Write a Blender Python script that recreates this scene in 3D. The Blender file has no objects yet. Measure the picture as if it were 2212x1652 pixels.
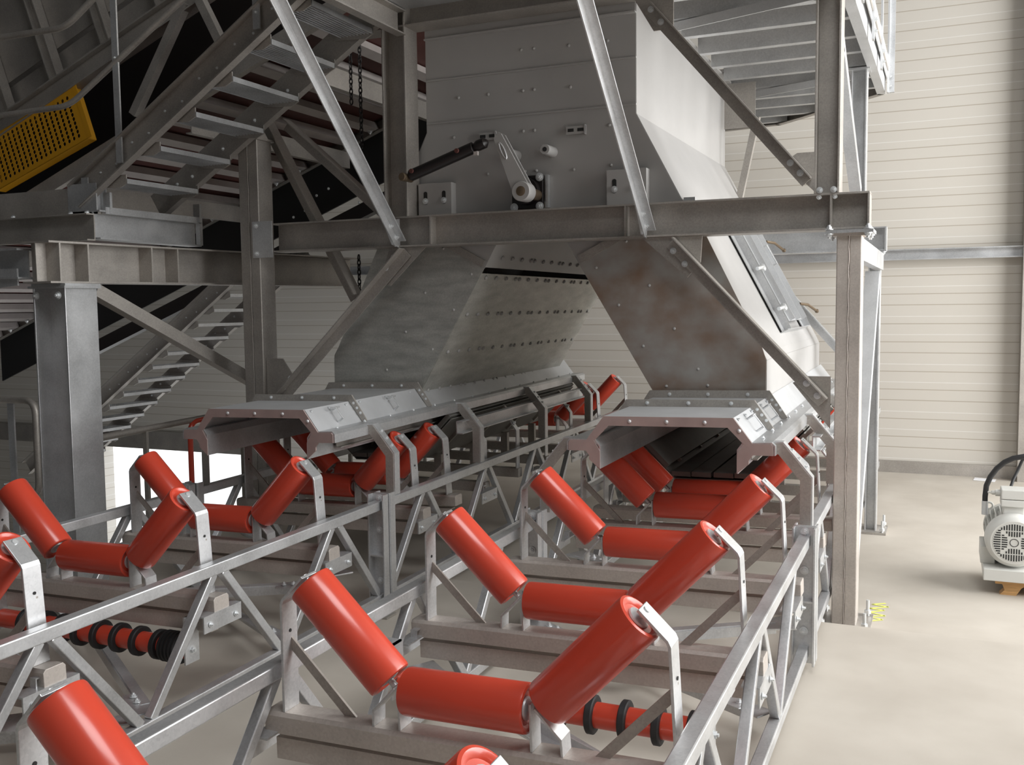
import bpy, bmesh, math, random
from mathutils import Vector, Matrix
random.seed(7)
C = bpy.context.scene.collection
S = bpy.context.scene
R = math.radians

# ------------------------------------------------------------------ camera
cam = bpy.data.cameras.new('camera'); camo = bpy.data.objects.new('camera', cam); C.objects.link(camo)
yaw, pitch, roll = R(-23.92), R(4.46), R(0.66)
cy, sy, cp, sp, cr, sr = math.cos(yaw), math.sin(yaw), math.cos(pitch), math.sin(pitch), math.cos(roll), math.sin(roll)
r_ = Vector((cy, -sy, 0)); f_ = Vector((sy*cp, cy*cp, -sp)); d_ = f_.cross(r_)
r2 = cr*r_ + sr*d_; d2 = -sr*r_ + cr*d_
camo.matrix_world = Matrix(((r2.x, -d2.x, -f_.x, 0), (r2.y, -d2.y, -f_.y, 0), (r2.z, -d2.z, -f_.z, 0), (0, 0, 0, 1)))
cam.sensor_fit = 'HORIZONTAL'; cam.sensor_width = 36.0; cam.lens = 2110.0*36.0/2212.0
cam.clip_start = 0.05; cam.clip_end = 200
S.camera = camo

# ------------------------------------------------------------------ world, lights, exposure
w = bpy.data.worlds.new('overcast_sky'); S.world = w; w.use_nodes = True
bg = w.node_tree.nodes['Background']; bg.inputs[0].default_value = (0.93, 0.96, 1.0, 1); bg.inputs[1].default_value = 2.2

def area(name, loc, target, sx, sy_, power, col=(1, 1, 1)):
    l = bpy.data.lights.new(name, 'AREA'); l.shape = 'RECTANGLE'; l.size = sx; l.size_y = sy_; l.energy = power; l.color = col
    o = bpy.data.objects.new(name, l); C.objects.link(o); o.location = loc
    o.rotation_euler = (Vector(target)-Vector(loc)).to_track_quat('-Z', 'Y').to_euler()
    return o
# daylight through the wide door in the right-hand wall, and through the roof lights
area('daylight_right_door', (5.4, 7.1, 1.6), (-2.0, 7.1, 0.3), 7.4, 5.6, 860, (1.0, 0.985, 0.96))
area('daylight_roof_light', (0.6, 1.2, 5.9), (-0.9, 2.2, -1.5), 3.4, 4.4, 440, (0.98, 0.99, 1.0))
S.view_settings.view_transform = 'Standard'; S.view_settings.look = 'None'
S.view_settings.exposure = 0.1; S.view_settings.gamma = 1.0; S.view_settings.use_curve_mapping = False

# ------------------------------------------------------------------ materials
def mat(name, col, rough=0.5, metal=0.0, var=0.0, scale=6.0, bump=0.0, col2=None, stretch=None, spec=None, spangle=0.0, coat=0.0):
    m = bpy.data.materials.new(name); m.use_nodes = True; nt = m.node_tree; b = nt.nodes['Principled BSDF']
    b.inputs['Roughness'].default_value = rough; b.inputs['Metallic'].default_value = metal
    if spec is not None: b.inputs['Specular IOR Level'].default_value = spec
    if coat: b.inputs['Coat Weight'].default_value = coat; b.inputs['Coat Roughness'].default_value = 0.12
    tc = nt.nodes.new('ShaderNodeTexCoord'); mp = nt.nodes.new('ShaderNodeMapping')
    nt.links.new(tc.outputs['Object'], mp.inputs[0])
    if stretch: mp.inputs['Scale'].default_value = stretch
    base = (*col, 1)
    if var or col2:
        n = nt.nodes.new('ShaderNodeTexNoise'); n.inputs['Scale'].default_value = scale; n.inputs['Detail'].default_value = 6
        nt.links.new(mp.outputs[0], n.inputs['Vector'])
        rp = nt.nodes.new('ShaderNodeValToRGB'); rp.color_ramp.elements[0].position = 0.3; rp.color_ramp.elements[1].position = 0.72
        c2 = col2 if col2 else tuple(min(1, c*(1+var)) for c in col); c1 = col if col2 else tuple(c*(1-var) for c in col)
        rp.color_ramp.elements[0].color = (*c1, 1); rp.color_ramp.elements[1].color = (*c2, 1)
        nt.links.new(n.outputs['Fac'], rp.inputs[0]); out = rp.outputs[0]
        if spangle:
            v = nt.nodes.new('ShaderNodeTexVoronoi'); v.inputs['Scale'].default_value = 120
            nt.links.new(tc.outputs['Object'], v.inputs['Vector'])
            mx = nt.nodes.new('ShaderNodeMix'); mx.data_type = 'RGBA'; mx.blend_type = 'OVERLAY'; mx.inputs[0].default_value = spangle
            bw = nt.nodes.new('ShaderNodeRGBToBW'); nt.links.new(v.outputs['Color'], bw.inputs[0])
            nt.links.new(out, mx.inputs[6]); nt.links.new(bw.outputs[0], mx.inputs[7]); out = mx.outputs[2]
            mr = nt.nodes.new('ShaderNodeMapRange'); mr.inputs['To Min'].default_value = rough-0.08; mr.inputs['To Max'].default_value = rough+0.12
            nt.links.new(n.outputs['Fac'], mr.inputs[0]); nt.links.new(mr.outputs[0], b.inputs['Roughness'])
        nt.links.new(out, b.inputs['Base Color'])
        if bump:
            bp = nt.nodes.new('ShaderNodeBump'); bp.inputs['Strength'].default_value = bump; bp.inputs['Distance'].default_value = 0.01
            nt.links.new(n.outputs['Fac'], bp.inputs['Height']); nt.links.new(bp.outputs[0], b.inputs['Normal'])
    else:
        b.inputs['Base Color'].default_value = base
    return m

M = {}
M['galv'] = mat('galvanized_steel', (0.60, 0.61, 0.62), 0.35, 0.70, 0.13, 5, spangle=0.12)
M['galv_dull'] = mat('dull_galvanized_steel', (0.40, 0.375, 0.345), 0.48, 0.55, 0.14, 4, spangle=0.10)  # browner, darker galvanizing; shade on the upper column is painted in with it
M['galv_light'] = mat('fresh_galvanized_sheet', (0.64, 0.65, 0.66), 0.42, 0.5, 0.07, 4, spangle=0.08)
M['base'] = mat('lit_galvanized_steel', (0.52, 0.475, 0.435), 0.5, 0.45, 0.14, 4, spangle=0.08)  # lighter copy of the galvanizing; the light on these members is in its colour
M['bolt'] = mat('zinc_bolt', (0.74, 0.76, 0.77), 0.32, 0.55)
M['paint'] = mat('grey_paint', (0.40, 0.393, 0.385), 0.45, 0.0, 0.05, 3)
M['leg'] = mat('streaked_galvanized_plate', (0.46, 0.46, 0.43), 0.45, 0.5, 0.2, 4.5, stretch=(1, 1, 4), spangle=0.1)
M['rust'] = mat('stained_galvanized_plate', (0.40, 0.39, 0.37), 0.5, 0.4, 0, 4.2, col2=(0.26, 0.175, 0.125), stretch=(1, 1, 1.2))
M['red'] = mat('red_plastic', (0.57, 0.060, 0.031), 0.28, 0.0, 0.05, 3, coat=0.25)
M['yellow'] = mat('yellow_paint', (0.62, 0.30, 0.012), 0.45)
M['black'] = mat('black_rubber', (0.018, 0.018, 0.019), 0.6)
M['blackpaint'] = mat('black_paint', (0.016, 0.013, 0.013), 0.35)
M['cream'] = mat('cream_paint', (0.60, 0.60, 0.57), 0.4)
M['brass'] = mat('bronze_shaft', (0.20, 0.15, 0.10), 0.45, 0.7)
M['dark'] = mat('dark_recess', (0.02, 0.02, 0.02), 0.8)
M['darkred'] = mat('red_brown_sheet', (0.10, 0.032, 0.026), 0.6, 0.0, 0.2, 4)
M['pale'] = mat('pale_cross_bar', (0.50, 0.46, 0.44), 0.5, 0.1, 0.1, 5)
M['bar'] = mat('grey_slider_bar', (0.20, 0.195, 0.18), 0.55, 0.0, 0.15, 5)
M['wood'] = mat('raw_wood', (0.52, 0.30, 0.12), 0.7, 0, 0.2, 12, stretch=(1, 8, 8))
M['paper'] = mat('white_paper', (0.8, 0.8, 0.82), 0.8)
M['mark'] = mat('yellow_marking_paint', (0.78, 0.80, 0.18), 0.8)
M['concrete'] = mat('concrete', (0.445, 0.405, 0.35), 0.75, 0, 0, 2.2, bump=0.15, col2=(0.535, 0.495, 0.435))
M['outside'] = mat('pale_yard_paving', (0.75, 0.74, 0.72), 0.9)
M['hood'] = mat('grey_hood_sheet', (0.52, 0.53, 0.54), 0.45, 0.35, 0.08, 5)
M['edge'] = mat('primed_edge_plate', (0.42, 0.33, 0.31), 0.55, 0.2, 0.1, 8)
M['dim'] = mat('dark_grey_cladding', (0.14, 0.14, 0.14), 0.7)
M['tape'] = mat('red_white_tape', (0.65, 0.05, 0.04), 0.5)

def wall_material():
    m = bpy.data.materials.new('cream_wall_panel'); m.use_nodes = True; nt = m.node_tree; b = nt.nodes['Principled BSDF']
    b.inputs['Roughness'].default_value = 0.55
    tc = nt.nodes.new('ShaderNodeTexCoord'); sx = nt.nodes.new('ShaderNodeSeparateXYZ'); nt.links.new(tc.outputs['Object'], sx.inputs[0])
    def mth(op, a, bb=None):
        n = nt.nodes.new('ShaderNodeMath'); n.operation = op
        for i, v in enumerate((a, bb)):
            if v is None: continue
            if isinstance(v, (int, float)): n.inputs[i].default_value = v
            else: nt.links.new(v, n.inputs[i])
        return n.outputs[0]
    t = mth('FRACT', mth('DIVIDE', mth('ADD', sx.outputs['Z'], 100.0*0.516+0.03), 0.516))
    def line(pos, wd): return mth('LESS_THAN', mth('ABSOLUTE', mth('SUBTRACT', t, pos)), wd)
    dark = mth('MAXIMUM', mth('MAXIMUM', line(0.10, 0.009), line(0.327, 0.009)), line(0.706, 0.009))
    rib_highlight = mth('MAXIMUM', line(0.48, 0.008), line(0.86, 0.008))  # pale lines paint highlights along the panel profile
    n = nt.nodes.new('ShaderNodeTexNoise'); n.inputs['Scale'].default_value = 0.8
    nt.links.new(tc.outputs['Object'], n.inputs['Vector'])
    def mixc(f, a, c):
        x = nt.nodes.new('ShaderNodeMix'); x.data_type = 'RGBA'; nt.links.new(f, x.inputs[0])
        for i, v in ((6, a), (7, c)):
            if isinstance(v, tuple): x.inputs[i].default_value = (*v, 1)
            else: nt.links.new(v, x.inputs[i])
        return x.outputs[2]
    c0 = mixc(n.outputs['Fac'], (0.545, 0.515, 0.46), (0.58, 0.55, 0.50))
    c1 = mixc(dark, c0, (0.40, 0.36, 0.30)); c2 = mixc(rib_highlight, c1, (0.66, 0.64, 0.60))
    nt.links.new(c2, b.inputs['Base Color'])
    h = mth('SUBTRACT', 1.0, mth('ADD', dark, mth('MULTIPLY', rib_highlight, -0.6)))
    bp = nt.nodes.new('ShaderNodeBump'); bp.inputs['Strength'].default_value = 0.35; bp.inputs['Distance'].default_value = 0.01
    nt.links.new(h, bp.inputs['Height']); nt.links.new(bp.outputs[0], b.inputs['Normal'])
    return m
M['wall'] = wall_material()

# ------------------------------------------------------------------ mesh helpers
X, Y, Z = Vector((1, 0, 0)), Vector((0, 1, 0)), Vector((0, 0, 1))
def V(*a): return Vector(a)

class MB:
    def __init__(s): s.v = []; s.f = []
    def add(s, vs, fs):
        n = len(s.v); s.v += [Vector(a) for a in vs]; s.f += [tuple(i+n for i in f) for f in fs]; return s
    def box(s, x0, x1, y0, y1, z0, z1):
        return s.add([(x, y, z) for z in (z0, z1) for y in (y0, y1) for x in (x0, x1)],
                     [(0, 2, 3, 1), (4, 5, 7, 6), (0, 1, 5, 4), (2, 6, 7, 3), (0, 4, 6, 2), (1, 3, 7, 5)])
    def prism(s, poly, o, u, v, w):          # 2-D outline in (u, v), swept along the vector w
        o = Vector(o); n = len(poly); a = [o+u*p[0]+v*p[1] for p in poly]; b = [p+w for p in a]
        return s.add(a+b, [tuple(range(n))[::-1], tuple(range(n, 2*n))]+[(i, (i+1) % n, n+(i+1) % n, n+i) for i in range(n)])
    def sect(s, p0, p1, poly, up=Z):         # rolled section along p0-p1, outline in (side, up)
        p0, p1 = Vector(p0), Vector(p1); w_ = p1-p0; a = w_.normalized(); u = Vector(up).cross(a).normalized(); v = a.cross(u)
        return s.prism(poly, p0, u, v, w_)
    def bar(s, p0, p1, wd, ht, up=Z):
        return s.sect(p0, p1, [(-wd/2, -ht/2), (wd/2, -ht/2), (wd/2, ht/2), (-wd/2, ht/2)], up)
    def lathe(s, p0, axis, prof, n=24):      # prof = [(distance along the axis, radius)]
        p0 = Vector(p0); a = Vector(axis).normalized(); u = a.orthogonal().normalized(); v = a.cross(u); vs = []; fs = []
        for t, r in prof:
            for i in range(n):
                q = 2*math.pi*i/n; vs.append(p0+a*t+u*(r*math.cos(q))+v*(r*math.sin(q)))
        for k in range(len(prof)-1):
            for i in range(n): j = (i+1) % n; fs.append((k*n+i, k*n+j, (k+1)*n+j, (k+1)*n+i))
        fs.append(tuple(range(n))[::-1]); fs.append(tuple(range((len(prof)-1)*n, len(prof)*n)))
        return s.add(vs, fs)
    def cyl(s, p0, p1, r, n=20):
        p0, p1 = Vector(p0), Vector(p1); L = (p1-p0).length
        return s.lathe(p0, p1-p0, [(0, r), (L, r)], n)
    def tube(s, path, r, n=12):              # pipe bent through the points
        path = [Vector(p) for p in path]; rings = []; u = None; vs = []; fs = []
        for i, p in enumerate(path):
            t = ((path[min(i+1, len(path)-1)]-p).normalized()+(p-path[max(i-1, 0)]).normalized()).normalized()
            u = t.orthogonal().normalized() if u is None else (u-t*u.dot(t)).normalized(); v = t.cross(u)
            vs += [p+u*(r*math.cos(2*math.pi*k/n))+v*(r*math.sin(2*math.pi*k/n)) for k in range(n)]
        for i in range(len(path)-1):
            for k in range(n): j = (k+1) % n; fs.append((i*n+k, i*n+j, (i+1)*n+j, (i+1)*n+k))
        fs.append(tuple(range(n))[::-1]); fs.append(tuple(range((len(path)-1)*n, len(path)*n)))
        return s.add(vs, fs)
    def plate(s, pts, t, nrm=None):          # flat plate through coplanar points, thickness t
        pts = [Vector(p) for p in pts]
        n = Vector(nrm).normalized() if nrm is not None else (pts[1]-pts[0]).cross(pts[2]-pts[0]).normalized()
        k = len(pts); a = [p-n*t/2 for p in pts]; b = [p+n*t/2 for p in pts]
        return s.add(a+b, [tuple(range(k))[::-1], tuple(range(k, 2*k))]+[(i, (i+1) % k, k+(i+1) % k, k+i) for i in range(k)])
    def strip(s, pts, t, w_):                # bent sheet: open 2-D/3-D path pts with thickness t (thickened inward), swept along w_
        pts = [Vector(p) for p in pts]; w_ = Vector(w_); a = w_.normalized(); off = []
        for i, p in enumerate(pts):
            d0 = (p-pts[i-1]).normalized() if i else None; d1 = (pts[i+1]-p).normalized() if i < len(pts)-1 else None
            n0 = a.cross(d0) if d0 else None; n1 = a.cross(d1) if d1 else None
            if n0 is None: m = n1
            elif n1 is None: m = n0
            else: m = (n0+n1); m = m/(m.dot(n0)) if m.length > 1e-6 else n0
            off.append(p+m*t)
        poly = pts+off[::-1]; n = len(pts); k = 2*n
        vs = poly+[p+w_ for p in poly]; fs = [(i, i+1, k-2-i, k-1-i) for i in range(n-1)]
        fs += [tuple(q+k for q in f)[::-1] for f in fs]
        fs += [(i, (i+1) % k, k+(i+1) % k, k+i) for i in range(k)]
        return s.add(vs, fs)
    def build(s, name, m, parent=None, rel=False, smooth=False, bevel=0.0, kind=None):
        me = bpy.data.meshes.new(name)
        if rel: o0 = Vector((0, 0, 0))
        elif parent is not None: o0 = parent.location.copy(); g = parent.parent
        if not rel and parent is not None:
            g = parent.parent
            while g is not None: o0 = o0+g.location; g = g.parent
        if not rel and parent is None:
            xs, ys, zs = zip(*[tuple(p) for p in s.v]); o0 = Vector(((min(xs)+max(xs))/2, (min(ys)+max(ys))/2, min(zs)))
        me.from_pydata([tuple(p-o0) for p in s.v], [], s.f)
        bm = bmesh.new(); bm.from_mesh(me); bmesh.ops.recalc_face_normals(bm, faces=bm.faces); bm.to_mesh(me); bm.free()
        if smooth:
            for p in me.polygons: p.use_smooth = True
            me.set_sharp_from_angle(angle=R(38))
        me.materials.append(M[m] if isinstance(m, str) else m)
        o = bpy.data.objects.new(name, me); C.objects.link(o)
        if parent is not None: o.parent = parent
        elif not rel: o.location = o0
        if bevel:
            b = o.modifiers.new('soft_edges', 'BEVEL'); b.width = bevel; b.segments = 2; b.limit_method = 'ANGLE'; b.angle_limit = R(50)
        if kind: o['kind'] = kind
        return o

def tag(o, label, cat, group=None):
    o['label'] = label; o['category'] = cat
    if group: o['group'] = group
    return o
def thing(name, loc, label, cat, group=None):
    o = bpy.data.objects.new(name, None); o.empty_display_size = 0.1; C.objects.link(o); o.location = loc
    return tag(o, label, cat, group)
def struct(mb, name, m, **k):
    o = mb.build(name, m, **k); o['kind'] = 'structure'; return o
def dup(o, parent=None):
    c = o.copy(); C.objects.link(c)
    if parent is not None: c.parent = parent
    for ch in list(o.children): dup(ch, c)
    return c

# rolled sections (side, up), centred
def I_(h, b, tw=0.008, tf=0.011):
    return [(-b/2, -h/2), (b/2, -h/2), (b/2, -h/2+tf), (tw/2, -h/2+tf), (tw/2, h/2-tf), (b/2, h/2-tf), (b/2, h/2), (-b/2, h/2), (-b/2, h/2-tf), (-tw/2, h/2-tf), (-tw/2, -h/2+tf), (-b/2, -h/2+tf)]
def L_(a, b, t=0.008, sx=1, sy_=1):
    return [(sx*p, sy_*q) for p, q in [(0, 0), (a, 0), (a, t), (t, t), (t, b), (0, b)]]
def C_(h, b, t=0.008, s=1):
    return [(s*p, q) for p, q in [(0, -h/2), (b, -h/2), (b, -h/2+t), (t, -h/2+t), (t, h/2-t), (b, h/2-t), (b, h/2), (0, h/2)]]

# bolts: one mesh per size, linked to many objects
_bolt = {}
def bolt_mesh(r):
    if r not in _bolt:
        b = MB(); b.lathe((0, 0, 0), Z, [(0, r*1.5), (r*0.35, r*1.5)], 16); b.lathe((0, 0, r*0.35), Z, [(0, r), (r*0.8, r)], 6); b.lathe((0, 0, r*1.15), Z, [(0, r*0.55), (r*0.6, r*0.5)], 10)
        me = bpy.data.meshes.new('bolt'); me.from_pydata([tuple(p) for p in b.v], [], b.f); me.materials.append(M['bolt']); _bolt[r] = me
    return _bolt[r]
def rivet_mesh(r, mt='paint'):
    k = ('rivet', r, mt)
    if k not in _bolt:
        b = MB(); b.lathe((0, 0, 0), Z, [(0, r), (r*0.35, r*0.95), (r*0.75, r*0.62), (r*0.92, r*0.2)], 12)
        me = bpy.data.meshes.new('bolt_head'); me.from_pydata([tuple(p) for p in b.v], [], b.f); me.materials.append(M[mt])
        for p in me.polygons: p.use_smooth = True
        _bolt[k] = me
    return _bolt[k]
_hm = {}
def _hole(r=0.010):
    if r not in _hm:
        b = MB(); b.lathe((0, 0, -0.001), Z, [(0, r), (0.0018, r)], 14)
        me = bpy.data.meshes.new('bolt_hole'); me.from_pydata([tuple(p) for p in b.v], [], b.f); me.materials.append(M['dark']); _hm[r] = me
    return _hm[r]
def bolt(parent, pos, d, r=0.012, rel=False, mesh=None, name='bolt'):
    o = bpy.data.objects.new(name, mesh or bolt_mesh(r)); C.objects.link(o); o.parent = parent
    o0 = Vector((0, 0, 0))
    if not rel:
        g = parent
        while g is not None: o0 = o0+g.location; g = g.parent
    o.location = Vector(pos)-o0; o.rotation_euler = Vector(d).to_track_quat('Z', 'Y').to_euler()
    return o

# ================================================================== THE SETTING
FZ, FZ2, FZ3 = -1.795, -1.86, -4.70
YE = 5.64                                  # edge of the raised near slab
fl = MB(); fl.box(-5.7, 5.5, -3.0, YE, -2.1, FZ); struct(fl, 'floor', 'concrete', bevel=0.012)
fl = MB(); fl.box(-5.7, 5.5, YE, 11.6, -2.1, FZ2); struct(fl, 'floor', 'concrete')
fl = MB(); fl.box(-24, -5.7, -3.0, 11.6, -4.9, FZ3); struct(fl, 'floor', 'concrete')
fl = MB(); fl.box(-60, 20, 11.7, 60, -4.9, FZ3-0.02); struct(fl, 'ground', 'outside')
# back wall with the yard door low on the left
WY = 11.4
wl = MB(); wl.box(-8.9, 5.5, WY, WY+0.2, -4.7, 6.0); wl.box(-12.15, -8.9, WY, WY+0.2, -2.05, 6.0); wl.box(-24, -12.15, WY, WY+0.2, -4.7, 6.0); struct(wl, 'wall_back', 'wall')
wl = MB(); wl.box(-24.2, -24, -3, 11.6, -4.7, 6.0); struct(wl, 'wall_left', 'dim')
wl = MB(); wl.box(5.5, 5.7, -3, 3.2, FZ, 6.0); wl.box(5.5, 5.7, 10.8, 11.6, -2.1, 6.0); wl.box(5.5, 5.7, 3.2, 10.8, 4.6, 6.0); struct(wl, 'wall_right', 'wall')
wl = MB(); wl.box(-24.2, 5.7, -3, 11.6, 6.0, 6.2); struct(wl, 'ceiling', 'dim')
wl = MB(); wl.box(-24.2, 5.7, -3.2, -3.0, -4.9, 6.2); struct(wl, 'wall_front', 'dim')
g = MB(); g.sect((-8.0, WY-0.08, 0.50), (5.4, WY-0.08, 0.50), C_(0.115, 0.07, 0.012, -1)); struct(g, 'trim_1', 'galv')
g = MB(); g.box(-24, -8.9, WY-0.06, WY, -2.12, -1.84); struct(g, 'trim_2', 'galv_dull')
g = MB(); g.box(-5.7, 5.4, WY-0.04, WY, FZ2, FZ2+0.13); struct(g, 'baseboard_back', 'galv_dull')
g = MB(); g.box(0.71, 0.90, WY-0.22, WY, FZ2, 6.0); struct(g, 'trim_3', 'galv_dull')

# ================================================================== CONVEYORS
XR, XL = -1.317, -3.715                     # centre lines of the two conveyors
SA, SB = 0.013, 0.022                       # the conveyors climb a little away from us and to the right
def zc(y, dx=0.0): return -1.20 + SA*(y-2.6) + SB*dx
SLOPE = (math.atan(SA), -math.atan(SB), 0)

def make_idler():
    t = thing('trough_idler', (0, 0, 0), 'red three-roll trough idler', 'conveyor idler')
    b = MB()
    b.sect((-0.735, 0, -0.155), (0.735, 0, -0.155), [(-0.05, -0.035), (0.05, -0.035), (0.05, 0.025), (0.039, 0.037), (-0.039, 0.037), (-0.05, 0.025)])
    b.build('base_beam', 'base', t, rel=True, bevel=0.002)
    for s in (-1, 1):
        u = MB(); pts = [(s*0.668, -0.04, -0.118), (s*0.656, -0.04, 0.250), (s*0.649, -0.04, 0.266), (s*0.566, -0.04, 0.349)]
        if s > 0: pts = pts[::-1]
        u.strip(pts, 0.010, (0, 0.08, 0)); up_ = u.build('upright', 'galv', t, rel=True, bevel=0.002); bolt(up_, (0.662 if s > 0 else -0.648, 0, 0.15), V(1, 0, 0), 0.006, rel=True, mesh=_hole(0.006), name='bolt_hole')
        q = MB(); q.plate([(s*0.66, 0.01, 0.135), (s*0.66, 0.01, 0.09), (s*0.455, 0.01, -0.118), (s*0.41, 0.01, -0.118)], 0.009); q.build('strut', 'galv_dull', t, rel=True)
        k = MB(); k.strip([(s*0.228, -0.035, -0.118), (s*0.228, -0.035, 0.028)] if s < 0 else [(s*0.228, -0.035, 0.028), (s*0.228, -0.035, -0.118)], 0.008, (0, 0.07, 0))
        k.build('bracket', 'galv', t, rel=True, bevel=0.0015)
        pts = [(s*0.325, -0.035, -0.118), (s*0.322, -0.035, -0.065), (s*0.240, -0.035, 0.018)]
        if s > 0: pts = pts[::-1]
        k = MB(); k.strip(pts, 0.008, (0, 0.07, 0)); k.build('bracket', 'galv', t, rel=True, bevel=0.0015)
    def rollr(a, c):
        a, c = Vector(a), Vector(c); L = (c-a).length; d = (c-a).normalized(); r = 0.0755
        m = MB(); m.lathe(a, d, [(0.012, 0.030), (0.012, 0.050), (0.004, 0.056), (0.0, 0.066), (0.003, 0.0735), (0.010, r), (L-0.010, r), (L-0.003, 0.0735), (L, 0.066), (L-0.004, 0.056), (L-0.012, 0.050), (L-0.012, 0.030)], 40)
        o = m.build('roller', 'red', t, rel=True, smooth=True)
        m = MB(); m.cyl(a-d*0.022, c+d*(0.030 if d.z else 0.022), 0.011, 12); m.build('shaft', 'bolt', o, rel=True, smooth=True)
        for e, q in ((a, d), (c, -d)):
            m = MB(); m.lathe(e+q*0.011, -q, [(0, 0.036), (0.006, 0.034), (0.010, 0.022)], 20); m.build('bearing_cap', 'galv_light', o, rel=True, smooth=True)
    rollr((-0.210, 0, 0), (0.210, 0, 0))
    for s in (-1, 1): rollr((s*0.268, 0, 0.026), (s*0.560, 0, 0.318))
    return t
proto = make_idler(); first = True
ORD = ['first', 'second', 'third', 'fourth', 'fifth', 'sixth', 'seventh', 'eighth', 'ninth', 'tenth', 'eleventh']
def put_idlers(xc, ys, side, extra=()):
    global first
    for i, y in enumerate(ys):
        o = proto if first else dup(proto); first = False
        o.location = (xc, y, zc(y)); o.rotation_euler = SLOPE
        o['label'] = 'red three-roll trough idler, %s from the front in the %s conveyor' % (ORD[i], side) if i not in dict(extra) else dict(extra)[i]
        o['group'] = 'trough idlers of the %s conveyor' % side
IY_R = [1.6, 2.6, 3.58, 4.59, 5.50, 5.93, 8.97, 9.86]
IY_L = [1.62, 2.52, 3.43, 4.33, 5.36, 5.80, 8.97, 9.86]
put_idlers(XR, IY_R, 'right', {0: 'red trough idler cut off by the bottom edge of the photo, right conveyor', 6: 'red trough idler behind the tall right column, second last of the right conveyor', 7: 'red trough idler at the far end of the right conveyor, mostly hidden'}.items())
put_idlers(XL, IY_L, 'left', {0: 'red trough idler cut off by the left edge of the photo, left conveyor', 6: 'red trough idler beyond the left skirt, first of the two against the cream wall', 7: 'red trough idler at the far end of the left conveyor before the wall'}.items())

def truss(xc, s, y0, y1, tops, label, flange=None, tail=False):
    x = xc+s*0.717; t = thing('conveyor_truss', (x, (y0+y1)/2, FZ), label, 'conveyor frame', 'truss side frames of the two conveyors')
    def p(y, zl, xx=x): return Vector((xx, y, zc(y, s*0.717)+zl))
    m = MB(); m.bar(p(y0, 0.010), p(y1, 0.010), 0.054, 0.054); m.build('top_chord', 'galv', t, bevel=0.005)
    m = MB(); m.bar(p(y0, -0.540), p(y1, -0.540), 0.05, 0.05); m.build('bottom_chord', 'galv', t, bevel=0.005)
    for yt in tops:
        for e in (-1, 1):
            yb = yt+e*0.455
            if yb < y0+0.02 or yb > y1+0.01: continue
            m = MB(); m.bar(p(yt+e*0.03, -0.01), p(yb-e*0.02, -0.52), 0.04, 0.04, X); m.build('diagonal', 'galv', t, bevel=0.004)
        m = MB(); q = p(yt, -0.225); m.strip([q+V(s*0.022-s*0.06, -0.125, 0.035), q+V(s*0.022, -0.125, 0.035), q+V(s*0.022, -0.125, -0.035)][::(-1 if s > 0 else 1)], 0.007, (0, 0.25, SA*0.25))
        st = m.build('idler_seat', 'galv', t)
        for dy in (-0.085, 0.085): bolt(st, q+V(s*0.031, dy, 0), V(s, 0, 0), 0.009)
        m = MB(); c = q+V(-s*0.03, -0.02, 0); m.strip([c+V(0, -0.05, 0.035), c+V(0, -0.02, 0.035), c+V(0, -0.02, 0.075), c+V(0, 0.02, 0.075)], 0.005, (s*0.03, 0, 0)); m.build('clamp', 'galv', st)
    for yf in flange or ():
        m = MB(); a = p(yf, 0); zt, zb = 0.075, -0.60
        e = -1 if yf > (y0+y1)/2 else 1
        if tail: zt, zb = 0.10, 0.0
        m.box(a.x-0.05, a.x+0.05, yf-0.005, yf+0.005, a.z+zb, a.z+zt)
        m.box(a.x+0.045, a.x+0.055, yf, yf+e*0.055, a.z+zb, a.z+zt); m.box(a.x-0.055, a.x-0.045, yf, yf+e*0.055, a.z+zb, a.z+zt)
        m.box(a.x-0.05, a.x+0.05, yf, yf+e*0.05, a.z-0.29, a.z-0.28)
        fo = m.build('end_flange', 'galv', t, bevel=0.0015)
        if s > 0 and xc == XL and e < 0: m = MB(); m.box(a.x-0.09, a.x+0.09, yf-0.10, yf+0.010, FZ, FZ+0.012); m.build('foot_plate', 'galv_dull', t)
        for zl in ((0.05, -0.14, -0.44) if not tail else (0.06,)): bolt(fo, (a.x, yf-0.006, a.z+zl), V(0, -1, 0), 0.014)
    return t
SPL = 4.85
for xc, side, ty in ((XR, 'right', [1.65, 2.62, 3.54, 4.43]), (XL, 'left', [1.6, 2.5, 3.43, 4.36])):
    for s, ed in ((-1, 'left'), (1, 'right')):
        truss(xc, s, 0.9, SPL-0.012, ty, 'galvanized truss frame on the %s edge of the %s conveyor, near section' % (ed, side), flange=[SPL-0.012])
        truss(xc, s, SPL+0.012, 10.4, [5.36, 6.28, 7.2, 8.1, 9.0, 9.9], 'galvanized truss frame on the %s edge of the %s conveyor, far section under the chute' % (ed, side), flange=[SPL+0.012], )

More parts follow.
